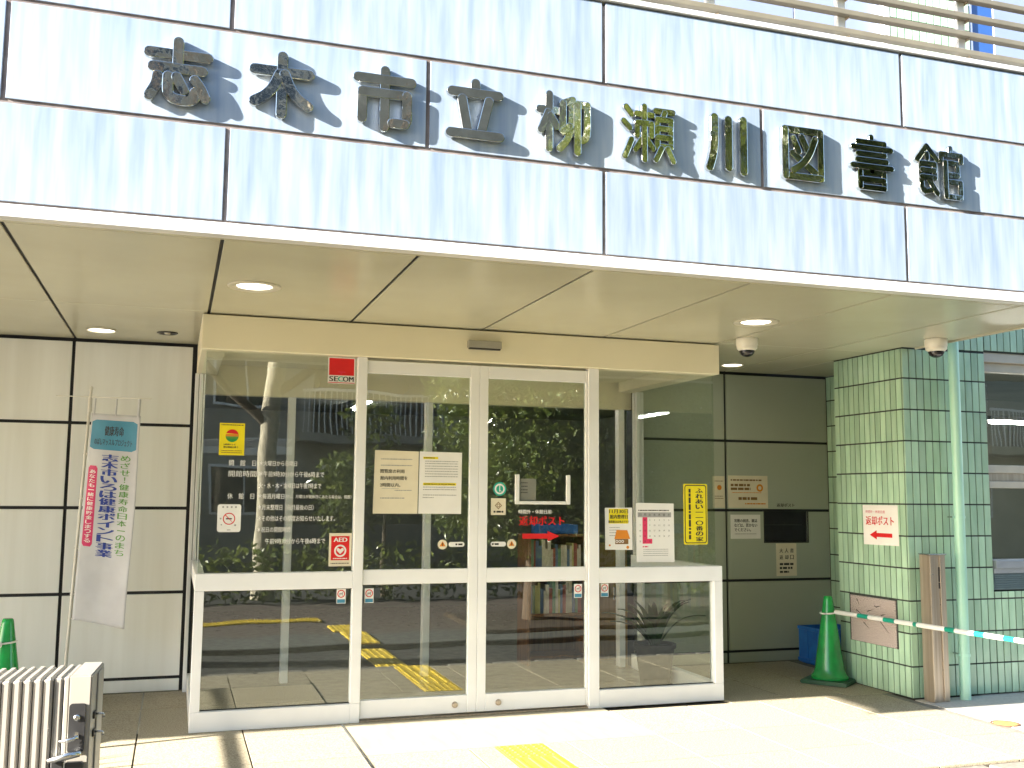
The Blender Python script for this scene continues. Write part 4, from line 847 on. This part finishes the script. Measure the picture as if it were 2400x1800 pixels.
# ------------------------------------------------------------------ cones, bar, crate
def cone(x, y, rz, label):
    o = empty('traffic_cone', (x, y, 0), rz, label, 'traffic cone', 'green cones')
    def ll(n, pr_, m): 
        ob = lathe(n, pr_, m, (0, 0, 0), None, 40); ob.parent = o; return ob
    bm = bmesh.new(); boxbm(bm, -0.19, 0.19, -0.19, 0.19, 0.001, 0.034); bmesh.ops.bevel(bm, geom=bm.edges[:], offset=0.008, segments=2, affect='EDGES')
    ob = link('base', tomesh(bm, 'base'), 'cone_base_green', o)
    ll('body', [(0.150, 0.035), (0.153, 0.050), (0.142, 0.064), (0.128, 0.085), (0.118, 0.12), (0.038, 0.672), (0.034, 0.692), (0.026, 0.70), (0.0, 0.70)], 'cone_green')
    return o
cone(4.035, 0.40, R(38), 'green traffic cone at the tiled column holding the striped bar')
cone(-2.14, 0.37, R(20), 'green traffic cone by the white panel wall behind the folded gate')
def bar(p0, p1, label, parts, ringc):
    p0 = Vector(p0); p1 = Vector(p1); o = empty('cone_bar', p0, 0, label, 'cone bar', 'cone bars'); n = len(parts); L = (p1-p0).length
    x = 0
    for w, c in parts:
        a = p0.lerp(p1, x/L); b = p0.lerp(p1, min(1, (x+w)/L)); x += w
        r_ = 0.0175 if c == 'w' else 0.0182
        tube('white_section' if c == 'w' else 'green_section', [a, b], r_, 'bar_white' if c == 'w' else 'bar_green', o, 16)
    for c, r_ in ringc:
        pts = [Vector((c[0]+r_*math.cos(2*math.pi*k/24), c[1]+r_*math.sin(2*math.pi*k/24), c[2]+0.006*math.cos(2*math.pi*k/24))) for k in range(25)]
        tube('ring', pts, 0.006, 'bar_white', o, 8)
    return o
e0 = Vector((4.06, 0.335, 0.575)); e1 = Vector((4.225, -1.93, 0.580))
bar(e0, e1, 'white and green striped bar running from the cone towards the street',
    [(0.27, 'w'), (0.12, 'g'), (0.17, 'w'), (0.12, 'g'), (0.19, 'w'), (0.035, 'g'), (0.27, 'w'), (0.09, 'g'), (0.17, 'w'), (0.09, 'g'), (0.16, 'w'), (0.09, 'g'), (0.50, 'w')], [((4.035, 0.40, 0.565), 0.066)])
cone(4.24, -2.0, R(10), 'green traffic cone on the pale paving holding the far end of the striped bar')
bar((-2.165, 0.305, 0.545), (-3.2, -0.55, 0.55), 'white striped bar ringed to the cone by the white panel wall', [(0.22, 'w'), (0.12, 'g'), (0.2, 'w'), (0.12, 'g'), (0.3, 'w'), (0.38, 'w')], [((-2.14, 0.37, 0.55), 0.058)])
cr_ = empty('blue_crate', (4.60, 1.15, 0), R(0), 'blue plastic crate on the floor behind the green cone', 'crate')
X0, X1, Y0, Y1, CH = 4.40, 4.82, 0.98, 1.38, 0.335
for n_, q in (('crate_wall', (X0, X0+0.012, Y0, Y1, 0.01, CH)), ('crate_wall', (X1-0.012, X1, Y0, Y1, 0.01, CH)), ('crate_wall', (X0+0.0125, X1-0.0125, Y0, Y0+0.012, 0.01, CH)), ('crate_wall', (X0+0.0125, X1-0.0125, Y1-0.012, Y1, 0.01, CH)), ('crate_floor', (X0+0.0125, X1-0.0125, Y0+0.0125, Y1-0.0125, 0.002, 0.014))):
    box(n_, *q, 'crate_blue', cr_, 0.004)
for z in (CH-0.03, 0.02): 
    box('crate_rim', X0-0.012, X1+0.012, Y0-0.013, Y0-0.0005, z, z+0.03, 'crate_blue', cr_, 0.004); box('crate_rim', X0-0.013, X0-0.0005, Y0-0.0, Y1, z, z+0.03, 'crate_blue', cr_, 0.004)
for x in (X0+0.08, X0+0.20, X0+0.32): box('crate_rib', x, x+0.012, Y0-0.008, Y0-0.0004, 0.051, CH-0.031, 'crate_blue', cr_, 0.002)
for y in (Y0+0.1, Y0+0.25): box('crate_rib', X0-0.008, X0-0.0004, y, y+0.012, 0.051, CH-0.031, 'crate_blue', cr_, 0.002)

# ------------------------------------------------------------------ banner
bn = empty('banner_flag', (-1.85, 1.12, 0), 0, 'upright advertising banner on a white pole before the white panel wall', 'banner')
PB, PTp = Vector((-1.858, 1.12, 0.03)), Vector((-1.776, 1.10, 2.255))
tube('pole', [PB, PB.lerp(PTp, 0.5), PTp], [0.0125, 0.0115, 0.010], 'pole_white', bn, 14)
lathe('knob', [(0, 0.03), (0.011, 0.026), (0.015, 0.015), (0.012, 0.004), (0.013, 0.0)], 'pole_white', PTp, bn, 16)
lathe('collar', [(0.011, 0), (0.015, 0.002), (0.015, 0.10), (0.011, 0.102)], 'pole_white', PTp-Vector((0.003, 0, 0.16)), bn, 16)
lathe('water_base', [(0, 0.001), (0.19, 0.001), (0.2, 0.02), (0.2, 0.07), (0.17, 0.09), (0.03, 0.10), (0.0, 0.10)], 'pole_white', (-1.858, 1.12, 0.0), bn, 36)
cdir = Vector((0.345, -0.16, 0)).normalized(); CWD = 0.378; ct = 2.085; cbm = 0.60
def cl(u, v):
    """cloth point: u 0..1 across from the pole, v 0..1 downwards"""
    z = ct+(cbm-ct)*v-0.022*u-0.035*u*v
    base = PB.lerp(PTp, (z-PB.z)/(PTp.z-PB.z)); base = Vector((base.x, base.y, z))+cdir*(0.024+CWD*u*(1+0.07*v))
    nrm = Vector((cdir.y, -cdir.x, 0))
    return base+nrm*(0.014*math.sin(u*5.5+v*2.2)+0.012*math.sin(v*7+u*1.5)*u), nrm
bm = bmesh.new(); NU, NV = 22, 64; gv = [[bm.verts.new(cl(i/NU, j/NV)[0]-wloc(bn)) for i in range(NU+1)] for j in range(NV+1)]
for j in range(NV):
    for i in range(NU): bm.faces.new((gv[j][i], gv[j+1][i], gv[j+1][i+1], gv[j][i+1]))
cloth = link('cloth', tomesh(bm, 'cloth'), 'banner_cloth', bn, True)
sd = cloth.modifiers.new('thick', 'SOLIDIFY'); sd.thickness = 0.001; sd.offset = -1
def clothpatch(name, poly_uv, m, h=0.0012, nu=10, nv=14):
    us = [p[0] for p in poly_uv]; vs_ = [p[1] for p in poly_uv]; u0, u1, v0, v1 = min(us), max(us), min(vs_), max(vs_)
    bm = bmesh.new(); rr_ = 0.18
    def inset(u, v): return True
    g_ = []
    for j in range(nv+1):
        row = []
        for i in range(nu+1):
            u = u0+(u1-u0)*i/nu; v = v0+(v1-v0)*j/nv
            p, nn = cl(u, v); row.append(bm.verts.new(p+nn*(-h if False else h)-wloc(bn)))
        g_.append(row)
    for j in range(nv):
        for i in range(nu):
            if (i in (0, nu-1)) and (j in (0, nv-1)):      # clipped corners
                q = [g_[j][i], g_[j+1][i], g_[j+1][i+1], g_[j][i+1]]
                drop = (1 if j else 0) if i == 0 else (2 if j else 3)
                q.pop(drop); bm.faces.new(q)
            else: bm.faces.new((g_[j][i], g_[j+1][i], g_[j+1][i+1], g_[j][i+1]))
    return link(name, tomesh(bm, name), m, bn, True)
clothpatch('blue_panel', [(0.03, 0.03), (0.95, 0.175)], 'print_skyblue'); clothpatch('pink_panel', [(0.05, 0.255), (0.235, 0.645)], 'print_magenta', nu=6, nv=30)
def ctext(body, u0, v0, u1, v1, m, bold=0.02, h=0.002, vertical=True):
    text('\n'.join(body) if vertical else body, u0, v0, u1, v1, None, m, bn, h, bold, mapf=cl)
for k, ch in enumerate('めざせ！健康寿命日本一のまち'): ctext(ch, 0.655, 0.195+0.0345*k, 0.845, 0.195+0.0345*k+0.028, 'print_leafgreen', 0.02) if ch not in '一！' else ctext(ch, 0.67 if ch == '一' else 0.735, 0.195+0.0345*k+(0.012 if ch == '一' else 0.0), 0.83 if ch == '一' else 0.765, 0.195+0.0345*k+(0.016 if ch == '一' else 0.026), 'print_leafgreen', 0.0)
for k, ch in enumerate('志木市いろは健康ポイント事業'): ctext(ch, 0.315, 0.195+0.0353*k, 0.60, 0.195+0.0353*k+0.033, 'print_blue', 0.05)
for k, ch in enumerate('あなたも一緒に健康貯金しまっする'): ctext(ch, 0.085, 0.275+0.0222*k+(0.007 if ch == '一' else 0), 0.20, 0.275+0.0222*k+(0.0105 if ch == '一' else 0.018), 'print_white', 0.02)
ctext('健康寿命', 0.32, 0.058, 0.68, 0.105, 'print_black', 0.03, vertical=False); ctext('のばしマッスルプロジェクト', 0.12, 0.120, 0.86, 0.152, 'print_black', 0.02, vertical=False)
pa = PTp-Vector((0.002, 0, 0.05))
tube('top_rod', [pa-cdir*0.27+Vector((0, 0, 0.012)), pa, pa+cdir*0.47-Vector((0, 0, 0.015))], 0.0035, 'pole_white', bn, 8)
for v in (0.20, 0.42, 0.66, 0.88, 1.0):
    p, nn = cl(0.0, min(v, 0.995)); q = PB.lerp(PTp, (p.z-PB.z)/(PTp.z-PB.z)); tube('clip', [q-cdir*0.014, q+cdir*0.05], 0.007, 'pole_white', bn, 8)
for u in (0.05, 0.5, 0.95):
    p, nn = cl(u, 0.0); tube('tab', [p-Vector((0, 0, 0.01)), p+Vector((0.004, 0, 0.115+0.012*u-0.005))], 0.006 if u < 0.9 else 0.010, 'banner_cloth', bn, 8)

# ------------------------------------------------------------------ folded accordion gate at the left
ga = empty('folding_gate', (-1.353, -3.832, ROADZ), R(-4.0), 'folded cream slatted gate with black lock plate standing in the sun', 'gate')
def gb(n, x0, x1, y0, y1, z0, z1, m, b=0.002, s=1):
    bm = bmesh.new(); boxbm(bm, x0, x1, y0, y1, z0-ROADZ, z1-ROADZ); bmesh.ops.bevel(bm, geom=bm.edges[:], offset=b, segments=s, affect='EDGES')
    return link(n, tomesh(bm, n), m, ga)
gb('lock_post', -0.058, 0.0, 0.0, 0.235, ROADZ+0.03, 1.0, 'gate_cream', 0.004, 2)
gb('lock_post_flange', -0.072, -0.0585, 0.003, 0.225, ROADZ+0.03, 0.996, 'gate_cream', 0.003)
for k in range(22):
    x = -0.0745-0.0262*k
    gb('slat', x-0.0232, x, -0.004 if k else 0.002, 0.222, ROADZ+0.02, 0.997-0.0006*k, 'gate_cream', 0.0065, 3)
    if k: gb('slat_link', x+0.0003, x+0.0027, 0.03, 0.2, ROADZ+0.03, 0.975, 'steel_brown', 0.001)
bm = bmesh.new()
PLk = Plane((0, 0, -ROADZ), (1, 0, 0), (0, 0, 1))
ol = rrect(-0.0545, 0.795, -0.0125, 0.925, 0.008); 
def gsheet(n, ol, m, y, t):
    bm = bmesh.new(); lo = [bm.verts.new((a, y, b-ROADZ)) for a, b in ol]; hi = [bm.verts.new((a, y-t, b-ROADZ)) for a, b in ol]
    bm.faces.new(hi); bm.faces.new(lo[::-1]); nn = len(ol)
    for k in range(nn): bm.faces.new((lo[k], lo[(k+1) % nn], hi[(k+1) % nn], hi[k]))
    bmesh.ops.recalc_face_normals(bm, faces=bm.faces); return link(n, tomesh(bm, n), m, ga)
gsheet('lock_plate', ol, 'black_plastic', -0.0002, 0.007)
def gl(n, prof, m, x, y, z):
    ob = lathe(n, prof, m, (0, 0, 0), None, 20, axis='Y'); ob.parent = ga; ob.location = (x, y, z-ROADZ); return ob
gl('key_cylinder', [(0, 0.005), (0.006, 0.005), (0.0085, 0.003), (0.009, 0)], 'steel', -0.033, -0.0072, 0.888)
def gt(n, pts, r_, m): 
    bm = bmesh.new(); tubebm(bm, [(p[0], p[1], p[2]-ROADZ) for p in pts], r_, 10); return link(n, tomesh(bm, n), m, ga, True)
gt('thumb_turn', [(-0.030, -0.008, 0.838), (-0.030, -0.020, 0.838), (-0.046, -0.024, 0.832), (-0.074, -0.024, 0.830)], [0.006, 0.006, 0.006, 0.0035], 'steel')
gsheet('thumb_wing', [(-0.050, 0.828), (-0.024, 0.834), (-0.026, 0.852), (-0.034, 0.853), (-0.036, 0.842)], 'steel', -0.014, 0.005)
gt('lever_handle', [(-0.022, -0.006, 0.797), (-0.022, -0.030, 0.797), (-0.05, -0.034, 0.793), (-0.098, -0.034, 0.782)], [0.008, 0.009, 0.010, 0.006], 'steel')
gb('latch_box', -0.056, -0.012, -0.020, -0.0005, 0.50, 0.772, 'black_plastic', 0.003); gb('latch_box', -0.092, -0.060, -0.024, -0.0052, 0.45, 0.778, 'black_plastic', 0.003); gb('latch_rod', -0.0593, -0.0567, -0.022, -0.006, 0.45, 0.774, 'metal_white', 0.0008)
for z in (0.884, 0.835):
    gt('hook', [(-0.002, 0.06, z), (0.018, 0.06, z), (0.026, 0.06, z-0.001), (0.028, 0.06, z-0.010)], 0.003, 'steel')
    gb('hook_plate', 0.0003, 0.006, 0.045, 0.075, z-0.012, z+0.008, 'black_plastic', 0.002)
gb('strike_channel', 0.0003, 0.005, 0.10, 0.20, 0.2, 0.99, 'gate_cream', 0.002)

# ------------------------------------------------------------------ potted strap-leaf plant inside the right pane
pl_ = empty('potted_plant', (2.60, 0.72, 0), 0, 'strap-leaved plant in a black pot behind the low pane under the calendar', 'plant')
lathe('pot', [(0, 0.001), (0.115, 0.001), (0.12, 0.01), (0.158, 0.29), (0.172, 0.292), (0.174, 0.325), (0.160, 0.327), (0.152, 0.30), (0.0, 0.285)], 'pot_black', (2.60, 0.72, 0), pl_, 40)
rp = random.Random(12)
for k in range(15):
    a = 2*math.pi*k/15*1.62+rp.uniform(-0.2, 0.2); L = rp.uniform(0.40, 0.60); up_ = rp.uniform(1.0, 1.5); w = 0.021
    bm = bmesh.new(); prev = None; p = Vector((0.02*math.cos(a), 0.02*math.sin(a), 0.285)); el = up_
    for i in range(10):
        t_ = i/9; d_ = Vector((math.cos(a)*math.cos(el), math.sin(a)*math.cos(el), math.sin(el))); side = Vector((-math.sin(a), math.cos(a), 0))
        ww = w*(0.7+0.9*math.sin(math.pi*min(1, t_*0.8+0.15)))*(1-t_**4*0.9); nn = side.cross(d_)
        q = [bm.verts.new(p+side*ww+nn*0.006), bm.verts.new(p-nn*0.002), bm.verts.new(p-side*ww+nn*0.006)]
        if prev: bm.faces.new((prev[0], prev[1], q[1], q[0])); bm.faces.new((prev[1], prev[2], q[2], q[1]))
        prev = q; p = p+d_*L/9; el -= rp.uniform(0.10, 0.22)*(0.5+t_)
    link('leaf', tomesh(bm, 'leaf'), 'strap_leaf', pl_, True)
bmf = bmesh.new()

# ------------------------------------------------------------------ street behind the viewer (mirrored in the glass and the chrome)
def leafcloud(bm, centre, radii, n, size, rr, shell=0.55, zmin=None):
    c = Vector(centre)
    for _ in range(n):
        while True:
            v = Vector((rr.uniform(-1, 1), rr.uniform(-1, 1), rr.uniform(-1, 1)))
            if shell < v.length < 1 or (v.length < 1 and rr.random() < 0.12): break
        p = c+Vector((v.x*radii[0], v.y*radii[1], v.z*radii[2]))
        out = Vector((v.x, v.y, v.z+0.25)).normalized()
        d = (out*0.4+Vector((rr.uniform(-1, 1), rr.uniform(-1, 1), rr.uniform(-0.9, 0.6)))).normalized()
        s_ = d.cross(Vector((rr.uniform(-1, 1), rr.uniform(-1, 1), rr.uniform(-1, 1)))).normalized(); L = size*rr.uniform(0.7, 1.3); W = L*0.24
        nn = d.cross(s_)*W*0.25
        bm.faces.new([bm.verts.new(x) for x in (p, p+d*L*0.5+s_*W-nn, p+d*L, p+d*L*0.5-s_*W-nn)])
tr = empty('evergreen_tree', (3.2, -5.4, ROADZ+0.1), 0, 'dense glossy evergreen tree standing in the planting bed across the lane', 'tree')
o3 = wloc(tr); rr = random.Random(5)
tube('trunk', [o3, o3+Vector((0.03, 0.02, 0.6)), o3+Vector((-0.02, 0.0, 1.3)), o3+Vector((0.03, -0.05, 5.4))], [0.15, 0.11, 0.10, 0.05], 'bark_dark', tr, 12)
for k in range(14):
    a = k*2.4; z = 0.75+0.33*k; tube('limb', [o3+Vector((0, 0, z)), o3+Vector((math.cos(a)*0.6, math.sin(a)*0.6, z+0.35)), o3+Vector((math.cos(a)*1.2, math.sin(a)*1.2, z+0.55))], [0.045, 0.03, 0.012], 'bark_dark', tr, 7)
for nm, cnt, sd_ in (('leaf_a', 62, 1), ('leaf_b', 62, 2)):
    bm = bmesh.new(); rr = random.Random(sd_)
    for k in range(cnt):
        a = rr.uniform(0, 6.283); rad = rr.uniform(0.6, 1.12) if k % 4 else 0.3; z = 1.05+5.2*(k+rr.random())/cnt; sc_ = 1.0-0.03*abs(z-3.2)
        leafcloud(bm, (math.cos(a)*rad*sc_, math.sin(a)*rad*sc_, z), (0.55, 0.55, 0.42), 520, 0.085, rr)
    me = tomesh(bm, 'crown'); cr2 = link('crown', me, nm, tr); cr2['kind'] = 'stuff'
tr2 = empty('evergreen_tree', (5.35, -5.75, ROADZ+0.1), R(130), 'second dense evergreen tree in the planting bed nearer the window side', 'tree')
for ch_ in list(tr.children):
    c_ = ch_.copy(); col.objects.link(c_); c_.parent = tr2
tr2.scale = (0.86, 0.86, 0.93)
tr['group'] = tr2['group'] = 'evergreen trees in the planting bed'
# hedge along the far path
hd = empty('clipped_hedge', (-5, -8.9, ROADZ), 0, 'low clipped hedge along the far side of the path', 'hedge')
bm = bmesh.new(); rr = random.Random(21)
for k in range(46): leafcloud(bm, (-9+0.55*k*0.9, rr.uniform(-0.1, 0.1), 0.45+rr.uniform(-0.05, 0.08)), (0.5, 0.4, 0.45), 170, 0.12, rr, 0.7)
link('foliage', tomesh(bm, 'foliage'), 'leaf_b', hd)['kind'] = 'stuff'
# pale-barked bare street tree
bt = empty('pale_street_tree', (0.2, -9.6, ROADZ), 0, 'bare street tree with pale sunlit bark behind the hedge', 'tree')
o4 = wloc(bt)
tube('trunk', [o4, o4+Vector((0.03, 0, 1.2)), o4+Vector((0.0, 0, 2.4)), o4+Vector((0.08, 0, 3.4)), o4+Vector((0.3, 0, 5.2)), o4+Vector((0.35, 0, 7.5))], [0.20, 0.16, 0.15, 0.14, 0.11, 0.06], 'bark_pale', bt, 14)
for a, z, L in ((2.8, 2.7, 2.2), (0.3, 3.2, 2.0), (2.2, 3.8, 2.6), (3.5, 4.4, 2.2), (0.8, 4.6, 2.0), (5.1, 3.5, 1.8)):
    p0 = o4+Vector((0.05, 0, z)); d_ = Vector((math.cos(a), math.sin(a)*0.5, 0.8))
    tube('limb', [p0, p0+d_*L*0.4, p0+d_*L*0.75+Vector((0, 0, 0.3)), p0+d_*L+Vector((0, 0, 0.8))], [0.09, 0.07, 0.05, 0.02], 'bark_dark', bt, 9)
bm = bmesh.new(); rr = random.Random(31)
for k in range(7): leafcloud(bm, (rr.uniform(1.2, 2.6), rr.uniform(-0.5, 0.5), rr.uniform(1.3, 2.8)), (0.5, 0.4, 0.45), 260, 0.13, rr, 0.3)
sh = empty('leafy_shrub', (0.2, -9.6, ROADZ), 0, 'loose leafy shrub growing beside the pale street tree', 'shrub')
link('foliage', tomesh(bm, 'foliage'), 'leaf_b', sh)['kind'] = 'stuff'
tube('stem', [wloc(sh)+Vector((1.9, 0, 0)), wloc(sh)+Vector((1.9, 0, 1.8))], [0.05, 0.03], 'bark_dark', sh, 8)
# houses across the street
def house(name, x0, x1, y1, h, wallm, label, roofz=1.6, balcony=None, depth=9):
    o = empty(name, ((x0+x1)/2, y1-depth/2, ROADZ), 0, label, 'house')
    box('wall', x0, x1, y1-depth, y1, ROADZ, h, wallm, o, 0.02)
    bm = bmesh.new(); ov = 0.5; ym = y1-depth/2
    v = [bm.verts.new(p) for p in ((x0-ov, y1+ov, h), (x1+ov, y1+ov, h), (x1+ov, y1-depth-ov, h), (x0-ov, y1-depth-ov, h), (x0+1.2, ym, h+roofz), (x1-1.2, ym, h+roofz))]
    for f in ((0, 1, 5, 4), (2, 3, 4, 5), (1, 2, 5), (3, 0, 4), (3, 2, 1, 0)): bm.faces.new([v[k] for k in f])
    link('roof', tomesh(bm, 'roof', wloc(o)), 'roof_dark', o)
    box('eave_board', x0-ov, x1+ov, y1+ov-0.02, y1+ov+0.03, h-0.14, h-0.01, 'metal_white', o)
    for zf in (1.0, 3.6, 6.4, 9.2, 12.0):
        if zf+1.4 > h: continue
        n_ = max(2, int((x1-x0)/2.6))
        for k in range(n_):
            xa = x0+(k+0.5)*(x1-x0)/n_-0.8
            if balcony and zf > 3 and balcony[0]-0.2 < xa < balcony[1]: continue
            w_ = box('window', xa, xa+1.6, y1+0.001, y1+0.05, zf, zf+1.25, 'metal_white', o, 0.005)
            for s_ in (0, 1):
                p_ = box('pane', xa+0.06+0.76*s_, xa+0.78+0.76*s_, y1+0.051, y1+0.056, zf+0.07, zf+1.18, 'window_dark', None, 0)
                p_.parent = w_; p_.location = p_.location-wloc(w_)
    if balcony:
        a, b = balcony; bo = box('balcony', a, b, y1+0.002, y1+1.1, 2.75, 2.95, wallm, o); 
        box('balcony_rail', a, b, y1+1.05, y1+1.1, 3.95, 4.02, 'metal_white', o)
        nb = int((b-a)/0.13)
        for k in range(nb): box('baluster', a+0.05+0.13*k, a+0.075+0.13*k, y1+1.06, y1+1.085, 2.951, 3.949, 'metal_white', o, 0)
        box('balcony_door', a+0.4, b-0.4, y1+0.001, y1+0.05, 2.96, 4.95, 'window_dark', o, 0.005)
    return o
house('beige_house', 8.2, 17.0, -16.5, 5.7, 'render_beige', 'beige two-storey house with balcony facing the library', balcony=(9.4, 13.0))
house('grey_apartment_block', -11.5, 7.0, -18.5, 13.2, 'render_grey', 'tall grey apartment block beside the beige house', balcony=(1.6, 5.6))
house('cream_house', 18.5, 28.0, -17.0, 5.9, 'render_beige', 'cream house with white eaves at the far end of the row', balcony=(20, 23.5))
house('tall_grey_house', -24.0, -13.0, -18.5, 6.4, 'render_grey', 'grey two-storey house beyond the apartment block', balcony=(-19, -15.5))
# carport with a ribbed roof
cp = empty('carport', (-1.2, -14.5, ROADZ), 0, 'open carport with ribbed pale roof before the grey house', 'carport')
for x in (-3.2, 0.6): box('post', x, x+0.09, -13.4, -13.31, ROADZ, 2.3, 'metal_white', cp)
box('roof_beam', -3.5, 1.0, -13.4, -13.31, 2.301, 2.42, 'metal_white', cp)
for k in range(12): box('roof_slat', -3.5, 1.0, -16.6+0.27*k, -16.40+0.27*k, 2.421+0.012*k, 2.45+0.012*k, 'metal_white', cp, 0.003)
# parked van under the carport edge
def van(x, y):
    o = empty('parked_van', (x, y, ROADZ-0.01), 0, 'dark blue box-shaped van parked in front of the houses', 'van'); off = wloc(o)
    bm = bmesh.new(); pr_ = [(-2.1, 0.35), (-2.1, 1.0), (-1.95, 1.75), (-1.75, 1.9), (0.7, 1.9), (1.35, 1.15), (2.05, 0.98), (2.12, 0.35)]
    A_ = [bm.verts.new((p[0], -0.8, p[1])) for p in pr_]; B_ = [bm.verts.new((p[0], 0.8, p[1])) for p in pr_]
    bm.faces.new(A_); bm.faces.new(B_[::-1])
    for k in range(len(pr_)): bm.faces.new((A_[k], B_[k], B_[(k+1) % len(pr_)], A_[(k+1) % len(pr_)]))
    bmesh.ops.recalc_face_normals(bm, faces=bm.faces); bmesh.ops.bevel(bm, geom=bm.edges[:], offset=0.06, segments=2, affect='EDGES')
    link('body', tomesh(bm, 'body'), 'roof_dark', o)
    for ya in (0.801,):
        flat('side_window', [[(-1.85, 1.1), (-0.75, 1.1), (-0.75, 1.72), (-1.72, 1.72)], [(-0.65, 1.1), (1.15, 1.1), (0.72, 1.72), (-0.65, 1.72)]], Plane(off+Vector((0, ya, 0)), (-1, 0, 0), (0, 0, 1)) if False else Plane(off+Vector((0, ya+0.004, 0)), (1, 0, 0), (0, 0, 1)), 0, 'window_dark', o)
    for wx in (-1.35, 1.35):
        for wy in (-0.72, 0.72):
            w_ = lathe('wheel', [(0, -0.09), (0.2, -0.09), (0.30, -0.08), (0.32, 0), (0.30, 0.08), (0.2, 0.09), (0, 0.09)], 'black_plastic', (0, 0, 0), None, 24, axis='Y'); w_.parent = o; w_.location = (wx, wy, 0.32)
van(2.6, -13.2)
# handrail and yucca out of view, added to cast shadows on the paving
hr = empty('shadow_handrail', (-3.54, -1.6, 0), 0, 'unseen steel handrail added to cast a shadow band on the paving', 'handrail')
tube('rail', [(-3.54, -0.62, 1.0), (-3.54, -2.0, 1.0)], 0.021, 'steel', hr, 14)
for y in (-0.66, -1.93): tube('post', [(-3.54, y, 0.0), (-3.54, y, 0.985)], 0.018, 'steel', hr, 12)
yu = empty('shadow_yucca', (-3.1, -1.02, 0), 0, 'unseen potted yucca added to cast spiky shadows on the paving', 'plant')
lathe('pot', [(0, 0.001), (0.12, 0.001), (0.16, 0.3), (0.17, 0.33), (0.15, 0.33), (0.14, 0.28), (0, 0.27)], 'pot_black', (-3.1, -1.02, 0), yu, 28)
for k in range(14):
    a = k*2.4; el = 0.5+0.09*(k % 7); L = 0.42
    p = Vector((-3.1, -1.02, 0.3)); d_ = Vector((math.cos(a)*math.cos(el), math.sin(a)*math.cos(el), math.sin(el))); s_ = Vector((-math.sin(a), math.cos(a), 0))*0.014
    bm = bmesh.new(); off = wloc(yu); bm.faces.new([bm.verts.new(q-off) for q in (p-s_, p+s_, p+d_*L*0.5+s_*1.3, p+d_*L, p+d_*L*0.5-s_*1.3)])
    link('leaf', tomesh(bm, 'leaf'), 'strap_leaf', yu)

# ------------------------------------------------------------------ lettering: all text outlines made in one pass
for T in TEXTS:
    c = bpy.data.curves.new('lettering', 'FONT'); c.body = T['body']; c.size = 1.0; c.align_x = 'CENTER' if '\n' in T['body'] else 'LEFT'; c.resolution_u = 3
    T['o'] = bpy.data.objects.new('lettering', c); col.objects.link(T['o'])
bpy.context.view_layer.update()
dg = bpy.context.evaluated_depsgraph_get()
for T in TEXTS: T['me'] = bpy.data.meshes.new_from_object(T['o'].evaluated_get(dg))
for T in TEXTS:
    c = T['o'].data; bpy.data.objects.remove(T['o']); bpy.data.curves.remove(c)
    me0 = T['me']; V = [v.co.copy() for v in me0.vertices]; F = [tuple(p.vertices) for p in me0.polygons]; bpy.data.meshes.remove(me0)
    if not V: continue
    xs_ = [v.x for v in V]; ys_ = [v.y for v in V]; ax0, ax1, ay0, ay1 = min(xs_), max(xs_), min(ys_), max(ys_)
    x0, z0, x1, z1 = T['box']; w = x1-x0; h = z1-z0
    if T['keep']:
        hh = h*(ay1-ay0)/max(ax1-ax0, 1e-6); z0, z1 = (z0+z1)/2-h*0.07, (z0+z1)/2+h*0.07; h = z1-z0
    b = T['bold']; n_ch = max(1, max(len(s_) for s_ in T['body'].split('\n'))); em = w/n_ch
    shifts = [0.0] if b == 0 else [-b*em, 0.0, b*em]
    off = wloc(T['parent']); NVt = []; NF = []
    for si, sx in enumerate(shifts):
        base = len(NVt)
        for v in V:
            a = x0+(v.x-ax0)/max(ax1-ax0, 1e-6)*w+sx; q = (v.y-ay0)/max(ay1-ay0, 1e-6); hh = T['h']+0.00025*si
            if T['mapf'] is None: NVt.append(T['pl'].P(a, z0+q*h, hh)-off)
            else:
                p, nn = T['mapf'](a, z1-q*h); NVt.append(p+nn*hh-off)
        NF += [tuple(i+base for i in f) for f in F]
    me = bpy.data.meshes.new('lettering'); me.from_pydata(NVt, [], NF)
    o = link(T['name'], me, T['m'], T['parent']); o['kind'] = 'stuff'
